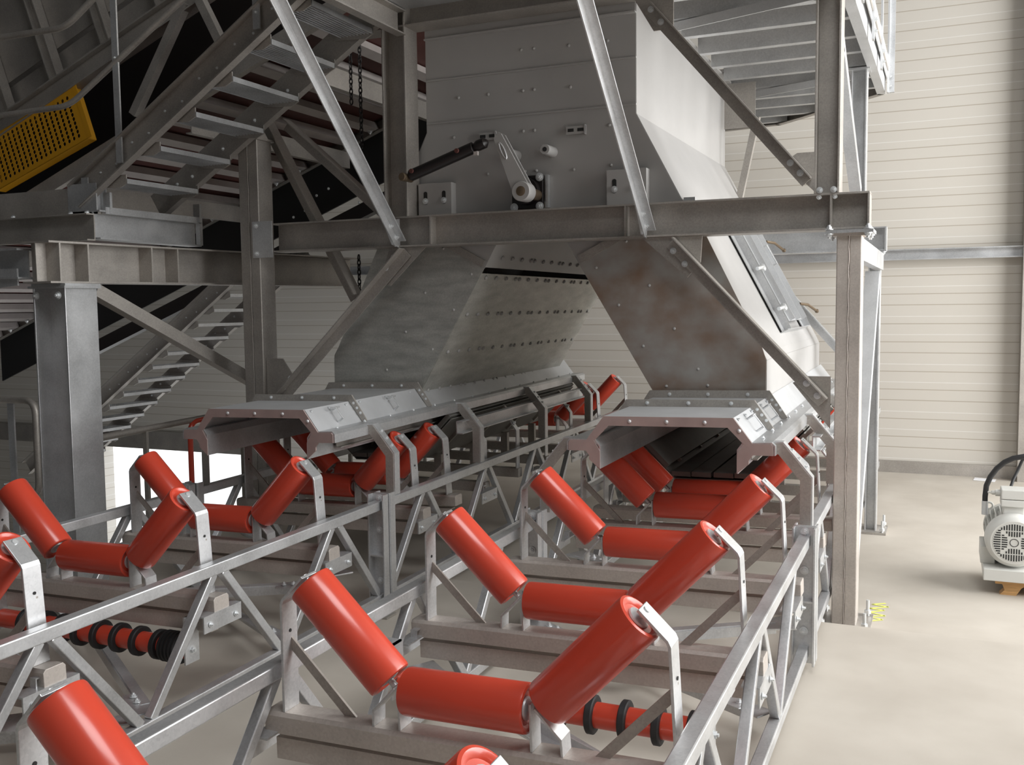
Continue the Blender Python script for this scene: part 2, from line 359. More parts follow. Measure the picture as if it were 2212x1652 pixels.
# cross beams between the trusses below every idler, and flat wind braces between them
def cross_beam(xc, y, label):
    m = MB(); h = 0.70
    m.sect((xc-h, y-0.03, zc(y, -h)-0.247), (xc+h, y-0.03, zc(y, h)-0.247), C_(0.075, 0.05, 0.006, 1))
    tag(m.build('cross_beam', 'base', bevel=0.0015), label, 'cross beam', 'cross beams of the conveyors')
for xc, side, ys in ((XR, 'right', IY_R[:6]), (XL, 'left', IY_L[:6])):
    for i, y in enumerate(ys): cross_beam(xc, y, 'dull grey channel cross beam just behind the %s trough idler of the %s conveyor' % (ORD[i], side))
def wind_brace(xc, y0, y1, s, label):
    t = thing('wind_brace', (xc, (y0+y1)/2, zc(y0)-0.31), label, 'brace', 'flat wind braces of the conveyors')
    a = V(xc+s*0.64, y0+0.13, zc(y0, s*0.66)-0.30); b = V(xc-s*0.64, y1-0.12, zc(y1, -s*0.66)-0.30); c = (a+b)/2
    m = MB(); m.sect(a, c+(b-a)*0.02, L_(0.05, 0.045, 0.006)); m.build('angle', 'galv', t)
    m = MB(); m.sect(c-(b-a)*0.02, b, L_(0.05, -0.045, 0.006)); m.build('angle', 'galv', t)
    for q, d in ((a, b-a), (b, a-b)):
        d = d.normalized(); n = V(-d.y, d.x, 0)
        m = MB(); m.plate([q-n*0.09-d*0.06, q+n*0.09-d*0.06, q+n*0.045+d*0.16, q-n*0.045+d*0.16], 0.007, Z); pl = m.build('gusset', 'galv', t)
        for k in (0.07, 0.12): bolt(pl, q+d*k+V(0, 0, 0.006), Z, 0.010)
for xc, side, ys in ((XR, 'right', IY_R[:5]), (XL, 'left', IY_L[:5])):
    for i in range(4):
        wind_brace(xc, ys[i], 3.28 if (xc == XL and i == 1) else ys[i+1], 1 if i % 2 else -1, 'flat galvanized brace running from the %s to the %s idler of the %s conveyor' % (ORD[i], ORD[i+1], side))

def plan_brace(xc, y0, y1, s, label):
    t = thing('plan_brace', (xc, (y0+y1)/2, zc(y0)-0.53), label, 'brace', 'plan braces between the lower chords')
    a = V(xc+s*0.68, y0, zc(y0, s*0.66)-0.505); b = V(xc-s*0.68, y1, zc(y1, -s*0.66)-0.505); d = (b-a).normalized(); n = V(-d.y, d.x, 0)
    m = MB(); m.sect(a+d*0.10, b-d*0.10, L_(0.05, -0.05, 0.006)); m.build('angle', 'galv', t)
    for q, e in ((a, d), (b, -d)):
        m = MB(); m.plate([q-n*0.05, q+n*0.05, q+n*0.035+e*0.26, q-n*0.035+e*0.26], 0.007, Z); pl = m.build('gusset', 'galv', t)
        for k in (0.14, 0.21): bolt(pl, q+e*k+V(0, 0, 0.006), Z, 0.011)
for xc, side in ((XL, 'left'), (XR, 'right')):
    for i, (y0, y1, s) in enumerate(((2.05, 2.95, -1), (3.9, 3.0, -1), (3.95, 4.75, 1))):
        plan_brace(xc, y0, y1, s, 'galvanized angle brace between the lower chords of the %s conveyor, %s from the front' % (side, ORD[i]))
# return rollers with rubber discs, hung below the frames
def return_roller(xc, y, zl, label, sleeve=True):
    z = zc(y)+zl; t = thing('return_roller', (xc, y, z-0.07), label, 'return roller', 'rubber disc return rollers')
    m = MB(); m.lathe((xc-0.60, y, z), X, [(0, 0.042), (0.004, 0.046), (1.196, 0.046), (1.20, 0.042)], 28); m.build('tube', 'red', t, smooth=True)
    xs = [xc-0.42+0.122*i for i in range(8 if sleeve else 9)]
    for x in xs:
        m = MB(); m.lathe((x-0.014, y, z), X, [(0, 0.046), (0.0, 0.064), (0.004, 0.069), (0.024, 0.069), (0.028, 0.064), (0.028, 0.046)], 28); m.build('rubber_disc', 'black', t, smooth=True)
    for s in (-1, 1):
        x0 = xc+s*0.57; prof = []
        for k in range(5): prof += [(0.021*k, 0.066), (0.021*k+0.006, 0.072), (0.021*k+0.014, 0.072), (0.021*k+0.018, 0.064)]
        if sleeve and s > 0: m = MB(); m.lathe((x0-s*0.10, y, z), V(s, 0, 0), prof, 26); m.build('rubber_sleeve', 'black', t, smooth=True)
        m = MB(); x = xc+s*0.615; m.strip([(x, y-0.045, z-0.06), (x, y-0.045, z+0.16)] if s > 0 else [(x, y-0.045, z+0.16), (x, y-0.045, z-0.06)], 0.008, (0, 0.09, 0))
        m.strip([(x, y-0.035, z+0.16), (x+s*0.075, y-0.035, z+0.16)][::s], 0.008, (0, 0.07, 0)); h = m.build('hanger', 'galv', t)
        bolt(h, (x+s*0.004, y+0.0, z), V(s, 0, 0), 0.014); bolt(h, (x+s*0.004, y, z+0.10), V(s, 0, 0), 0.010)
return_roller(XR, 3.22, -0.27, 'red return roller with black rubber discs under the right conveyor, near its right rail', False)
return_roller(XL, 3.36, -0.345, 'red return roller with black rubber discs under the left conveyor')

# ------------------------------------------------------------------ skirts and hoods over the conveyors below the chute
def skirt(xc, side, y0, ysplit, y1):
    t = thing('conveyor_hood', (xc, y0, zc(y0)), 'grey sheet hood with open front end over the %s conveyor below the chute' % side, 'hood', 'conveyor hoods')
    def P(dx, zl, y): return Vector((xc+dx, y, zc(y, dx)+zl))
    def sheet(prof, ya, yb, t_, name, m, **k):
        b = MB(); b.strip([P(dx, zl, ya) for dx, zl in prof], t_, (0, yb-ya, SA*(yb-ya))); return b.build(name, m, t, **k)
    TOP, KN, CU = 0.585, 0.455, 0.30
    sheet([(-0.345, TOP), (0.345, TOP)], y0, 5.97, 0.006, 'top_cover', 'hood')
    ribs = [y0, ysplit, 5.93]
    for i in range(2):
        for s in (-1, 1):
            pr = [(s*0.345, TOP), (s*0.443, KN)]
            so = sheet(pr if s > 0 else pr[::-1], ribs[i]+0.01, ribs[i+1], 0.006, 'side_cover', 'hood')
            if s > 0:
                yy = (ribs[i]+ribs[i+1])/2; a, b = P(0.372, TOP-0.035, yy), P(0.420, KN+0.03, yy); n = V(0.8, 0, 0.6)
                h = MB(); h.tube([a, a+n*0.035, a+n*0.045+V(0, 0.03, 0)*0, b+n*0.045, b+n*0.035, b], 0.006, 8); h.tube([a+n*0.04+V(0, -0.045, 0), a+n*0.04+V(0, 0.045, 0)], 0.005, 8)
                h.build('handle', 'galv', so, smooth=True)
                for q in (0.12, 0.5, 0.88): bolt(so, P(0.36, TOP-0.015, ribs[i]+q*(ribs[i+1]-ribs[i])), n, 0.006)
    for s in (-1, 1):                        # sheet that carries on beside the chute
        pr = [(s*0.345, TOP), (s*0.443, KN)]
        sheet(pr if s > 0 else pr[::-1], 5.95, y1, 0.006, 'side_sheet', 'hood')
    for yr, hh in ((ysplit, 0.04), (5.93, 0.045)):
        b = MB()
        o_ = [(-0.448, KN), (-0.350, TOP), (0.350, TOP), (0.448, KN)]; i_ = [(-0.475, KN+0.012), (-0.368, TOP+hh), (0.368, TOP+hh), (0.475, KN+0.012)]
        for q in range(3): b.plate([P(*o_[q], yr), P(*o_[q+1], yr), P(*i_[q+1], yr), P(*i_[q], yr)], 0.012, Y)
        r = b.build('joint_flange', 'galv_dull', t)
        for dx in (-0.24, 0.0, 0.24): bolt(r, P(dx, TOP+0.022, yr-0.007), -Y, 0.0075)
        for q in (0.25, 0.5, 0.75): bolt(r, P(0.358+q*0.10, TOP+0.02-q*0.12, yr-0.007), -Y, 0.006)
    b = MB(); o_ = [(-0.443, KN), (-0.345, TOP), (0.345, TOP), (0.443, KN)]; i_ = [(-0.395, KN), (-0.317, TOP-0.05), (0.317, TOP-0.05), (0.395, KN)]
    for q in range(3): b.plate([P(*o_[q], y0), P(*o_[q+1], y0), P(*i_[q+1], y0), P(*i_[q], y0)], 0.008, Y)
    r = b.build('front_frame', 'edge', t)
    for dx in (-0.2, 0.0, 0.2): bolt(r, P(dx, TOP-0.025, y0-0.004), -Y, 0.010, mesh=rivet_mesh(0.011, 'galv_light'))
    bolt(r, P(0.375, 0.52, y0-0.004), -Y, 0.010, mesh=rivet_mesh(0.011, 'galv_light'))
    for s in (-1, 1):
        pr = [(s*0.372, CU), (s*0.372, KN-0.035), (s*0.395, KN-0.004), (s*0.535, KN), (s*0.548, KN-0.012), (s*0.548, KN-0.058)]
        sk = sheet(pr if s < 0 else pr[::-1], y0, y1, 0.008, 'skirt_rail', 'galv', bevel=0.001)
        b = MB()
        b.plate([P(s*0.365, CU+0.0, y0), P(s*0.365, KN-0.06, y0), P(s*0.40, KN, y0), P(s*0.535, KN, y0), P(s*0.545, KN-0.012, y0), P(s*0.545, KN-0.058, y0), P(s*0.445, KN-0.058, y0), P(s*0.425, KN-0.085, y0), P(s*0.425, CU+0.05, y0)], 0.010, Y)
        e = b.build('end_plate', 'edge', sk)
        for dx, zl in ((0.395, 0.34), (0.405, 0.415), (0.49, 0.435)): bolt(e, P(s*dx, zl, y0-0.004), -Y, 0.006, mesh=_hole(), name='bolt_hole')
        if s > 0:
            n = int((y1-y0)/0.3)
            for i in range(n): bolt(sk, P(0.47, KN+0.008, y0+0.15+0.3*i), V(0, 0, 1), 0.007)
        # lower clamp channel that presses the rubber
        b = MB(); b.sect(P(s*0.39, CU+0.065, y0+0.25), P(s*0.39, CU+0.065, y1), C_(0.07, 0.035, 0.006, 1 if s < 0 else -1)); b.build('clamp_rail', 'galv_dull', t)
    return t
skirt(XR, 'right', 4.95, 5.43, 8.75); skirt(XL, 'left', 4.63, 5.1, 8.85)

def skirt_arm(xc, y, s, label):
    def P(dx, zl): return Vector((xc+dx, y-0.035, zc(y, dx)+zl))
    t = thing('skirt_bracket', P(s*0.71, 0.04), label, 'bracket', 'bent brackets carrying the hoods')
    pts = [P(s*0.53, 0.455), P(s*0.585, 0.455), P(s*0.725, 0.285), P(s*0.725, 0.038)]
    inn = [P(s*0.53, 0.40), P(s*0.565, 0.40), P(s*0.672, 0.27), P(s*0.672, 0.038)]
    m = MB()
    for q in range(3): m.plate([pts[q], pts[q+1], inn[q+1], inn[q]], 0.007, Y)
    m.build('web', 'galv_dull', t)
    m = MB(); m.strip(pts if s > 0 else pts[::-1], -0.007, (0, 0.06, 0)); f = m.build('flange', 'galv', t)
    for k in (0.25, 0.5, 0.75): 
        q = pts[1].lerp(pts[2], k)+V(0, 0.035, 0); bolt(f, q, V(s*0.77, 0, 0.64), 0.010)
for xc, side in ((XR, 'right'), (XL, 'left')):
    for i, y in enumerate((5.02, 6.2, 7.42, 8.55)):
        for s, ed in ((-1, 'left'), (1, 'right')):
            skirt_arm(xc, y, s, 'bent galvanized hood bracket on the %s rail of the %s conveyor, %s from the front' % (ed, side, ORD[i]))

# slider beds that carry the belt under the chute
def slider_bed(xc, side):
    y0, y1 = 6.05, 8.55; t = thing('slider_bed', (xc, y0, zc(y0)), 'trough of grey slider bars under the chute in the %s conveyor' % side, 'slider bed', 'slider beds')
    prof = [(-0.50, 0.345), (-0.415, 0.26), (-0.33, 0.175), (-0.20, 0.085), (-0.07, 0.085), (0.07, 0.085), (0.20, 0.085), (0.33, 0.175), (0.415, 0.26), (0.50, 0.345)]
    for dx, zl in prof:
        a = 0 if abs(dx) < 0.25 else (math.copysign(math.pi/4, dx)); up = V(-math.sin(a), 0, math.cos(a))
        m = MB(); m.bar((xc+dx, y0, zc(y0, dx)+zl), (xc+dx, y1, zc(y1, dx)+zl), 0.122, 0.03, up); m.build('slider_bar', 'bar', t)
    m = MB(); pp = [(-0.55, 0.36), (-0.24, 0.055), (0.24, 0.055), (0.55, 0.36)]
    m.strip([V(xc+a, y0+0.02, zc(y0, a)+b) for a, b in pp], 0.008, (0, y1-y0-0.04, SA*(y1-y0-0.04))); m.build('gap_shade_backing', 'bar', t)  # dark backing added so the gaps between the bars look shaded
    for s in (-1, 1):
        m = MB(); m.sect(V(xc+s*0.60, y0, zc(y0, s*0.6)+0.30), V(xc+s*0.60, y1+0.1, zc(y1+0.1, s*0.6)+0.30), C_(0.09, 0.05, 0.007, 1 if s < 0 else -1)); m.build('edge_rail', 'galv', t)
    for y in (6.35, 6.95, 7.55, 8.15):
        for s in (-1, 1):
            pts = [V(xc+s*0.665, y, zc(y, s*0.66)-0.2), V(xc+s*0.665, y, zc(y, s*0.66)+0.16), V(xc+s*0.585, y, zc(y, s*0.58)+0.27)]
            m = MB(); m.strip(pts if s < 0 else pts[::-1], 0.009, (0, 0.06, 0)); c = m.build('cradle', 'galv', t)
            bolt(c, pts[1].lerp(pts[2], 0.5)+V(s*0.004, 0.03, 0), V(s*0.8, 0, 0.6), 0.011)
        m = MB(); m.bar((xc-0.68, y+0.03, zc(y)-0.16), (xc+0.68, y+0.03, zc(y)-0.16), 0.07, 0.07); m.build('cross_bar', 'galv_dull', t)
        for s in (-1, 1):
            m = MB(); m.bar((xc+s*0.28, y+0.03, zc(y)+0.06), (xc+s*0.28, y+0.03, zc(y)-0.13), 0.06, 0.04, Y); m.build('support', 'galv_dull', t)
            m = MB(); m.bar((xc+s*0.29, y+0.03, zc(y)+0.10), (xc+s*0.56, y+0.03, zc(y)+0.36), 0.04, 0.03, Y); m.build('wing', 'galv_dull', t)
slider_bed(XR, 'right'); slider_bed(XL, 'left')

# ================================================================== THE TROUSER CHUTE
FY, BY = 5.98, 8.65
def chute():
    t = thing('transfer_chute', (-2.52, 7.3, -0.55), 'big grey inverted Y transfer chute feeding both conveyors', 'chute')
    XT0, XT1 = -3.265, -1.787
    # stepped front sheets of the upper box
    zs = [1.86, 1.80, 1.535, 1.245]
    def sheet(z1, z0, y, name='front_sheet'):
        m = MB(); m.plate([(XT0, y, z0), (XT1, y, z0), (XT1, y, z1), (XT0, y, z1)], 0.006, Y); return m.build(name, 'paint', t)
    sheet(1.90, 1.80, FY-0.010); sheet(1.80, 1.53, FY); sheet(1.53, 1.245, FY)
    for z, d in ((1.80, 0.035), (1.53, 0.014), (1.245, 0.014)):
        m = MB(); m.box(XT0+0.004, XT1+0.004, FY-d, FY, z-0.006, z+0.004); m.build('seam_lip', 'paint', t)
    # lower front sheet: everything above the inner V
    m = MB(); m.plate([(XT0, FY, 1.245), (XT0, FY, 1.18), (-3.65, FY, 0.43), (-3.20, FY, 0.43), (-2.845, FY, 0.255), (-2.50, FY, 0.86), (-2.165, FY, 0.265), (-1.80, FY, 0.43), (-1.385, FY, 0.43), (XT1, FY, 1.185), (XT1, FY, 1.245)], 0.006, Y); m.build('front_sheet', 'paint', t)
    # the two legs: front plates
    m = MB(); m.plate([(-3.65, FY-0.006, 0.47), (-4.03, FY-0.006, -0.30), (-4.062, FY-0.006, -0.36), (-4.062, FY-0.006, -0.56), (-3.372, FY-0.006, -0.62), (-2.845, FY-0.006, 0.255), (-3.20, FY-0.006, 0.47)], 0.006, Y)
    lf = m.build('leg_plate', 'leg', t); lf['label'] = 'streaked bare galvanized front plate'
    m = MB(); m.plate([(-1.37, FY-0.006, 0.47), (-1.00, FY-0.006, -0.27), (-0.978, FY-0.006, -0.34), (-0.978, FY-0.006, -0.545), (-1.657, FY-0.006, -0.575), (-2.165, FY-0.006, 0.265), (-1.80, FY-0.006, 0.47)], 0.006, Y)
    rf = m.build('leg_plate', 'rust', t); rf['label'] = 'rust stained galvanized front plate'
    for a, b in (((-3.20, 0.455), (-2.845, 0.265)), ((-1.80, 0.455), (-2.165, 0.275))):
        m = MB(); m.bar((a[0], FY-0.015, a[1]+0.02), (b[0], FY-0.015, b[1]+0.02), 0.012, 0.05, Z); m.build('leg_flange', 'galv_dull', t)
    # side walls
    def side(pts, name, m_='paint'):
        m = MB()
        for (x0, z0), (x1, z1) in zip(pts, pts[1:]): m.plate([(x0, FY, z0), (x0, BY, z0), (x1, BY, z1), (x1, FY, z1)], 0.006)
        return m.build(name, m_, t)
    right = side([(XT1, 1.90), (XT1, 1.187), (-1.00, -0.29), (-0.978, -0.34), (-0.978, -0.56)], 'outer_wall')
    side([(XT0, 1.90), (XT0, 1.187), (-4.03, -0.29), (-4.062, -0.34), (-4.062, -0.57)], 'outer_wall')
    side([(-1.657, -0.575), (-2.165, 0.265), (-2.50, 0.86)], 'inner_wall', 'leg')
    inn = side([(-3.372, -0.62), (-2.868, 0.225)], 'inner_wall', 'leg')
    side([(-2.842, 0.265), (-2.50, 0.86)], 'inner_wall', 'paint')
    m = MB(); m.plate([(XT0, BY, 1.9), (XT0, BY, 1.187), (-4.03, BY, -0.29), (-4.062, BY, -0.57), (-3.372, BY, -0.62), (-2.5, BY, 0.86), (-1.657, BY, -0.575), (-0.978, BY, -0.56), (-1.0, BY, -0.29), (XT1, BY, 1.187), (XT1, BY, 1.9)], 0.006, Y); m.build('back_sheet', 'paint', t)
    m = MB(); m.box(-3.378, -3.362, FY, BY+0.2, -0.70, -0.60); m.build('lower_skirt', 'hood', t)
    m = MB(); m.box(XT0-0.05, XT1+0.05, FY-0.02, BY+0.02, 1.90, 1.915); m.build('top_rim', 'paint', t)
    # bolt rows under the left leg
    nrm = V(1.45, 0, -0.87).normalized()
    def on(z): k = (z+0.62)/(0.225+0.62); return V(-3.372+k*(3.372-2.868), 0, z)
    for z in (0.20, -0.05, -0.31, -0.585):
        q = on(z); ys = []; y = 6.07; k = 0
        while y < 8.6:
            ys.append(y); k += 1
            y += 0.07 if k % 4 == 0 else 0.17
        for y in ys: bolt(inn, (q.x, y, q.z)+nrm*0.003 if False else Vector((q.x, y, q.z))+nrm*0.003, nrm, 0.016, mesh=rivet_mesh(0.016))
    q = V(-2.80, 0, 0.335)
    y = 6.17; k = 0
    while y < 8.0: bolt(inn, Vector((q.x, y, q.z))+nrm*0.003, nrm, 0.016, mesh=rivet_mesh(0.016)); k += 1; y += 0.07 if k % 4 == 0 else 0.17
    for x, z in [(-3.02, 1.4), (-2.8, 1.4), (-2.55, 1.4), (-2.47, 1.4), (-2.22, 1.39), (-3.06, 1.14), (-2.55, 1.14), (-2.47, 1.14), (-1.96, 1.13), (-2.81, 0.88), (-2.54, 0.88), (-2.46, 0.88), (-2.2, 0.87), (-1.95, 0.88), (-1.97, 1.65), (-2.23, 1.65), (-2.47, 1.66), (-2.56, 1.66)]:
        bolt(t, (x, FY-0.003, z), -Y, 0.011, mesh=rivet_mesh(0.011))
    for x, z in [(-3.15, 0.40), (-2.87, 0.32), (-2.94, 0.22), (-3.3, 0.1), (-3.08, -0.02), (-3.46, -0.17), (-3.25, -0.29), (-3.62, -0.44), (-3.4, -0.56), (-3.67, -0.54)]: bolt(lf, (x, FY-0.009, z), -Y, 0.010, mesh=rivet_mesh(0.010))
    for x, z in [(-2.12, 0.33), (-1.85, 0.40), (-2.05, 0.24), (-1.7, 0.12), (-1.9, 0.0), (-1.54, -0.15), (-1.74, -0.26), (-1.39, -0.4), (-1.59, -0.51), (-1.33, -0.5)]: bolt(rf, (x, FY-0.009, z), -Y, 0.010, mesh=rivet_mesh(0.010))
    # slotted mounting angles, slot plates and pipe stubs on the front
    for x0, x1, z0, z1, slots in ((-3.30, -3.05, 0.60, 0.835, (-3.245, -3.105)), (-1.955, -1.70, 0.60, 0.84, (-1.905, -1.77))):
        m = MB(); m.box(x0, x1, FY-0.075, FY-0.065, z0, z1); m.box(x1-0.01, x1, FY-0.065, FY, z0, z1); m.box(x0, x0+0.01, FY-0.065, FY, z0, z1); b = m.build('mounting_bracket', 'paint', t)
        for x in slots:
            m = MB(); zc_ = (z0+z1)/2; pts = [(x+0.014*math.cos(a), FY-0.076, zc_+0.02+(0.03 if math.sin(a) > 0 else -0.03)+0.014*math.sin(a)) for a in [i*math.pi/8 for i in range(16)]]
            m.plate(pts, 0.002, Y); m.build('slot', 'dark', b); bolt(b, (x, FY-0.076, zc_), -Y, 0.014)
    for x, z, wd in ((-2.178, 1.115, 0.13), (-2.80, 1.125, 0.12)):
        m = MB(); m.box(x-wd/2, x+wd/2, FY-0.025, FY-0.018, z-0.025, z+0.025); m.box(x-wd/2, x-wd/2+0.006, FY-0.02, FY, z-0.025, z+0.025); m.box(x+wd/2-0.006, x+wd/2, FY-0.03, FY, z-0.03, z+0.03); b = m.build('slot_plate', 'paint', t)
        for e in (-0.033, 0.033):
            m = MB(); m.box(x+e-0.02, x+e+0.02, FY-0.027, FY-0.0245, z-0.010, z+0.010); m.build('slot', 'dark', b)
    for x, z in ((-2.345, 0.99), (-2.60, 0.985)):
        m = MB(); m.lathe((x, FY, z), -Y, [(0, 0.036), (0.10, 0.033), (0.14, 0.031), (0.14, 0.016)], 24); b = m.build('pipe_stub', 'paint', t, smooth=True)
        m = MB(); m.lathe((x, FY-0.141, z), -Y, [(0, 0.015), (0.0008, 0.015)], 16); m.build('bore', 'dark', b)
    # inspection door on the right outer wall
    dv = V(0.787, 0, -1.477).normalized(); nv = V(1.477, 0, 0.787).normalized()
    o = V(XT1, 0, 1.187)
    def D(sv, y, h): return o+dv*sv+nv*h+V(0, y, 0)
    d = MB(); d.plate([D(0.78, 7.20, 0.055), D(0.78, 7.92, 0.055), D(1.52, 7.92, 0.055), D(1.52, 7.20, 0.055)], 0.008, nv); dr = d.build('inspection_door', 'hood', t)
    for y0, y1, h in ((6.93, 7.05, 0.02), (8.0, 8.08, 0.02)):
        m = MB(); m.plate([D(0.74, y0, h), D(0.74, y1, h), D(1.58, y1, h), D(1.58, y0, h)], 0.006, nv)
        m.plate([D(0.74, y1, 0.0), D(1.58, y1, 0.0), D(1.58, y1, 0.07), D(0.74, y1, 0.07)], 0.006, Y); m.build('door_frame', 'galv', dr)
    m = MB(); m.plate([D(1.58, 6.95, 0), D(1.58, 8.1, 0), D(1.58, 8.1, 0.06), D(1.58, 6.95, 0.06)], 0.006, dv); m.build('door_frame', 'galv', dr)
    for y in (7.24, 7.56, 7.88):
        m = MB(); m.plate([D(0.78, y, 0.055), D(1.52, y, 0.055), D(1.52, y, 0.10), D(0.78, y, 0.10)], 0.006, Y); m.build('door_rib', 'galv_light', dr)
    for sv in (0.80, 1.10, 1.42):
        m = MB(); m.tube([D(sv, 7.02, 0.06), D(sv, 7.10, 0.09), D(sv, 7.17, 0.075)], 0.014, 8); m.lathe(D(sv, 7.13, 0.07), nv, [(0, 0.03), (0.02, 0.03), (0.03, 0.02)], 12); m.build('wing_nut', 'bolt', dr, smooth=True)
    for sv in (0.84, 1.40):
        m = MB(); m.tube([D(sv, 7.98, 0.09), D(sv+0.03, 8.06, 0.13), D(sv+0.10, 8.22, 0.15)], 0.011, 8); m.lathe(D(sv+0.10, 8.22, 0.15), Y, [(-0.02, 0.008), (0, 0.017), (0.02, 0.008)], 10); m.build('latch', 'brass', dr, smooth=True)
    h = MB(); h.tube([D(0.90, 7.72, 0.06), D(0.90, 7.72, 0.11), D(1.06, 7.72, 0.11), D(1.06, 7.72, 0.06)], 0.008, 8); h.build('door_handle', 'galv', dr, smooth=True)
    m = MB(); m.box(-1.48, -1.41, 5.96, 6.05, 0.622, 0.652); m.build('lifting_lug', 'galv', t)
    return t
chute()

# flap lever, its bearing and the hydraulic cylinder
def lever():
    t = thing('flap_lever', (-2.435, 5.70, 0.63), 'grey painted flap lever arm with round hub on the front of the chute', 'lever')
    a, b = V(-2.435, 5.70, 0.715), V(-2.605, 5.70, 1.085); d = (b-a).normalized(); n = V(-d.z, 0, d.x)
    L = (b-a).length
    for y in (5.675, 5.735):
        m = MB(); m.plate([a+n*0.060+V(0, y-5.70, 0), a-n*0.060+V(0, y-5.70, 0), b-n*0.030+V(0, y-5.70, 0)-d*0.02, b-d*0.0-n*0.015+V(0, y-5.70, 0), b+n*0.03+V(0, y-5.70, 0)-d*0.02], 0.010, Y); ar = m.build('arm', 'paint', t, bevel=0.001)
        if y < 5.7:
            m = MB(); c = a.lerp(b, 0.70)+V(0, -0.032, 0)+n*0.005; pts = [c+d*(0.055*math.cos(q))+n*(0.012*math.sin(q)) for q in [i*math.pi/8 for i in range(17)]]; m.tube(pts, 0.005, 6); m.build('slot_rim', 'galv_light', ar, smooth=True)
    m = MB(); m.lathe((-2.435, 5.655, 0.715), Y, [(0, 0.040), (0, 0.058), (0.005, 0.062), (0.10, 0.062), (0.106, 0.058), (0.106, 0.040)], 32); m.build('hub', 'paint', t, smooth=True)
    m = MB(); m.lathe((-2.435, 5.652, 0.715), Y, [(0, 0.026), (0.006, 0.036), (0.27, 0.036)], 24); m.build('shaft', 'brass', t, smooth=True)
    t2 = thing('flange_bearing', (-2.50, 5.92, 0.62), 'dark square flange bearing behind the lever hub on the chute', 'bearing')
    m = MB(); m.box(-2.615, -2.395, 5.925, 5.955, 0.63, 0.845); m.build('housing', 'blackpaint', t2, bevel=0.006)
    m = MB(); m.lathe((-2.500, 5.88, 0.742), Y, [(0, 0.075), (0.0, 0.084), (0.05, 0.088)], 28); m.build('ring', 'blackpaint', t2, smooth=True)
    for x, z in ((-2.595, 0.645), (-2.415, 0.645), (-2.415, 0.83), (-2.595, 0.83)): bolt(t2, (x, 5.922, z), -Y, 0.018)
    m = MB(); m.box(-2.380, -2.364, 5.935, 5.976, 0.635, 0.845); tag(m.build('stop_bar', 'galv'), 'short upright galvanized stop bar beside the bearing', 'bar')
    t3 = thing('hydraulic_cylinder', (-3.06, 5.74, 0.86), 'black hydraulic cylinder reaching from the inner post to the lever top', 'cylinder')
    a, b = V(-3.275, 5.70, 0.855), V(-2.675, 5.70, 1.045); d = (b-a).normalized()
    m = MB(); m.lathe(a+d*0.03, d, [(0, 0.030), (0.01, 0.038), (0.49, 0.038), (0.495, 0.030)], 24); m.build('barrel', 'blackpaint', t3, smooth=True)
    m = MB(); m.lathe(a+d*0.525, d, [(0, 0.022), (0.03, 0.035), (0.08, 0.035), (0.10, 0.015)], 16); m.build('rod_end', 'blackpaint', t3, smooth=True)
    m = MB(); m.lathe(a+V(0, -0.06, 0), Y, [(0, 0.022), (0.004, 0.027), (0.12, 0.027)], 18); m.build('pin', 'brass', t3, smooth=True)
    for k in (0.07, 0.42):
        m = MB(); m.lathe(a+d*k+V(0, -0.045, 0.012), -Y, [(0, 0.016), (0.012, 0.014)], 12); m.build('port', 'darkred', t3, smooth=True)
    m = MB(); c = a+d*0.55+V(0, -0.02, -0.05); m.box(c.x-0.014, c.x+0.014, c.y-0.01, c.y+0.01, c.z-0.012, c.z+0.012); m.build('block', 'pale', t3)
lever()

# ================================================================== THE STEEL FRAME AROUND THE CHUTE
PY0, PY1 = 5.78, 5.95
def hcol(name, x0, x1, y0, y1, z0, z1, label, mt='galv', box=False, plates=True):
    t = thing(name, ((x0+x1)/2, (y0+y1)/2, z0), label, 'column', 'steel columns')
    m = MB(); cx_, cy_ = (x0+x1)/2, (y0+y1)/2; wx, wy = x1-x0, y1-y0
    if box:
        m.box(x0, cx_-0.002, y0, y1, z0, z1); m.box(cx_+0.002, x1, y0, y1, z0, z1); m.build('box_section', mt, t, bevel=0.006)
        m = MB(); m.tube([(cx_+0.0015*math.sin(i*1.7), y0-0.001, z0+(z1-z0)*i/60) for i in range(61)], 0.0022, 6); m.build('weld_seam', mt, t, smooth=True)
    else:
        m.prism([(p, q) for p, q in I_(wx, wy, 0.008, 0.012)], (cx_, cy_, z0), Y, X, V(0, 0, z1-z0)); m.build('profile', mt, t, bevel=0.002)
    if plates:
        m = MB(); m.box(x0-0.02, x1+0.02, y0-0.02, y1+0.02, z1-0.015, z1); m.build('cap_plate', mt, t)
    return t
def base(t, x0, x1, y0, y1, z, pts=None):
    m = MB(); m.box(x0-0.08, x1+0.08, y0-0.08, y1+0.08, z, z+0.018); b = m.build('base_plate', 'galv_dull', t)
    for x, y in ((x0-0.05, y0-0.05), (x1+0.05, y0-0.05), (x0-0.05, y1+0.05), (x1+0.05, y1+0.05)):
        m = MB(); m.cyl((x, y, z), (x, y, z+0.11), 0.010, 10); m.lathe((x, y, z+0.03), Z, [(0, 0.02), (0.02, 0.02)], 6); m.build('anchor_bolt', 'bolt', b)
c = hcol('steel_column', -0.566, -0.432, PY0, PY1, FZ2, 0.385, 'tall grey box column right of the right conveyor, with a weld seam', 'base', True); base(c, -0.566, -0.432, PY0, PY1, FZ2)
m = MB(); m.box(-0.62, -0.37, PY0-0.04, PY1+0.04, 0.385, 0.403); h = m.build('head_plate', 'galv', c)
for x, y in ((-0.605, PY0-0.02), (-0.40, PY0-0.02), (-0.605, PY1+0.02), (-0.40, PY1+0.02)): bolt(h, (x, y, 0.384), -Z, 0.016); bolt(h, (x, y, 0.404), Z, 0.016)
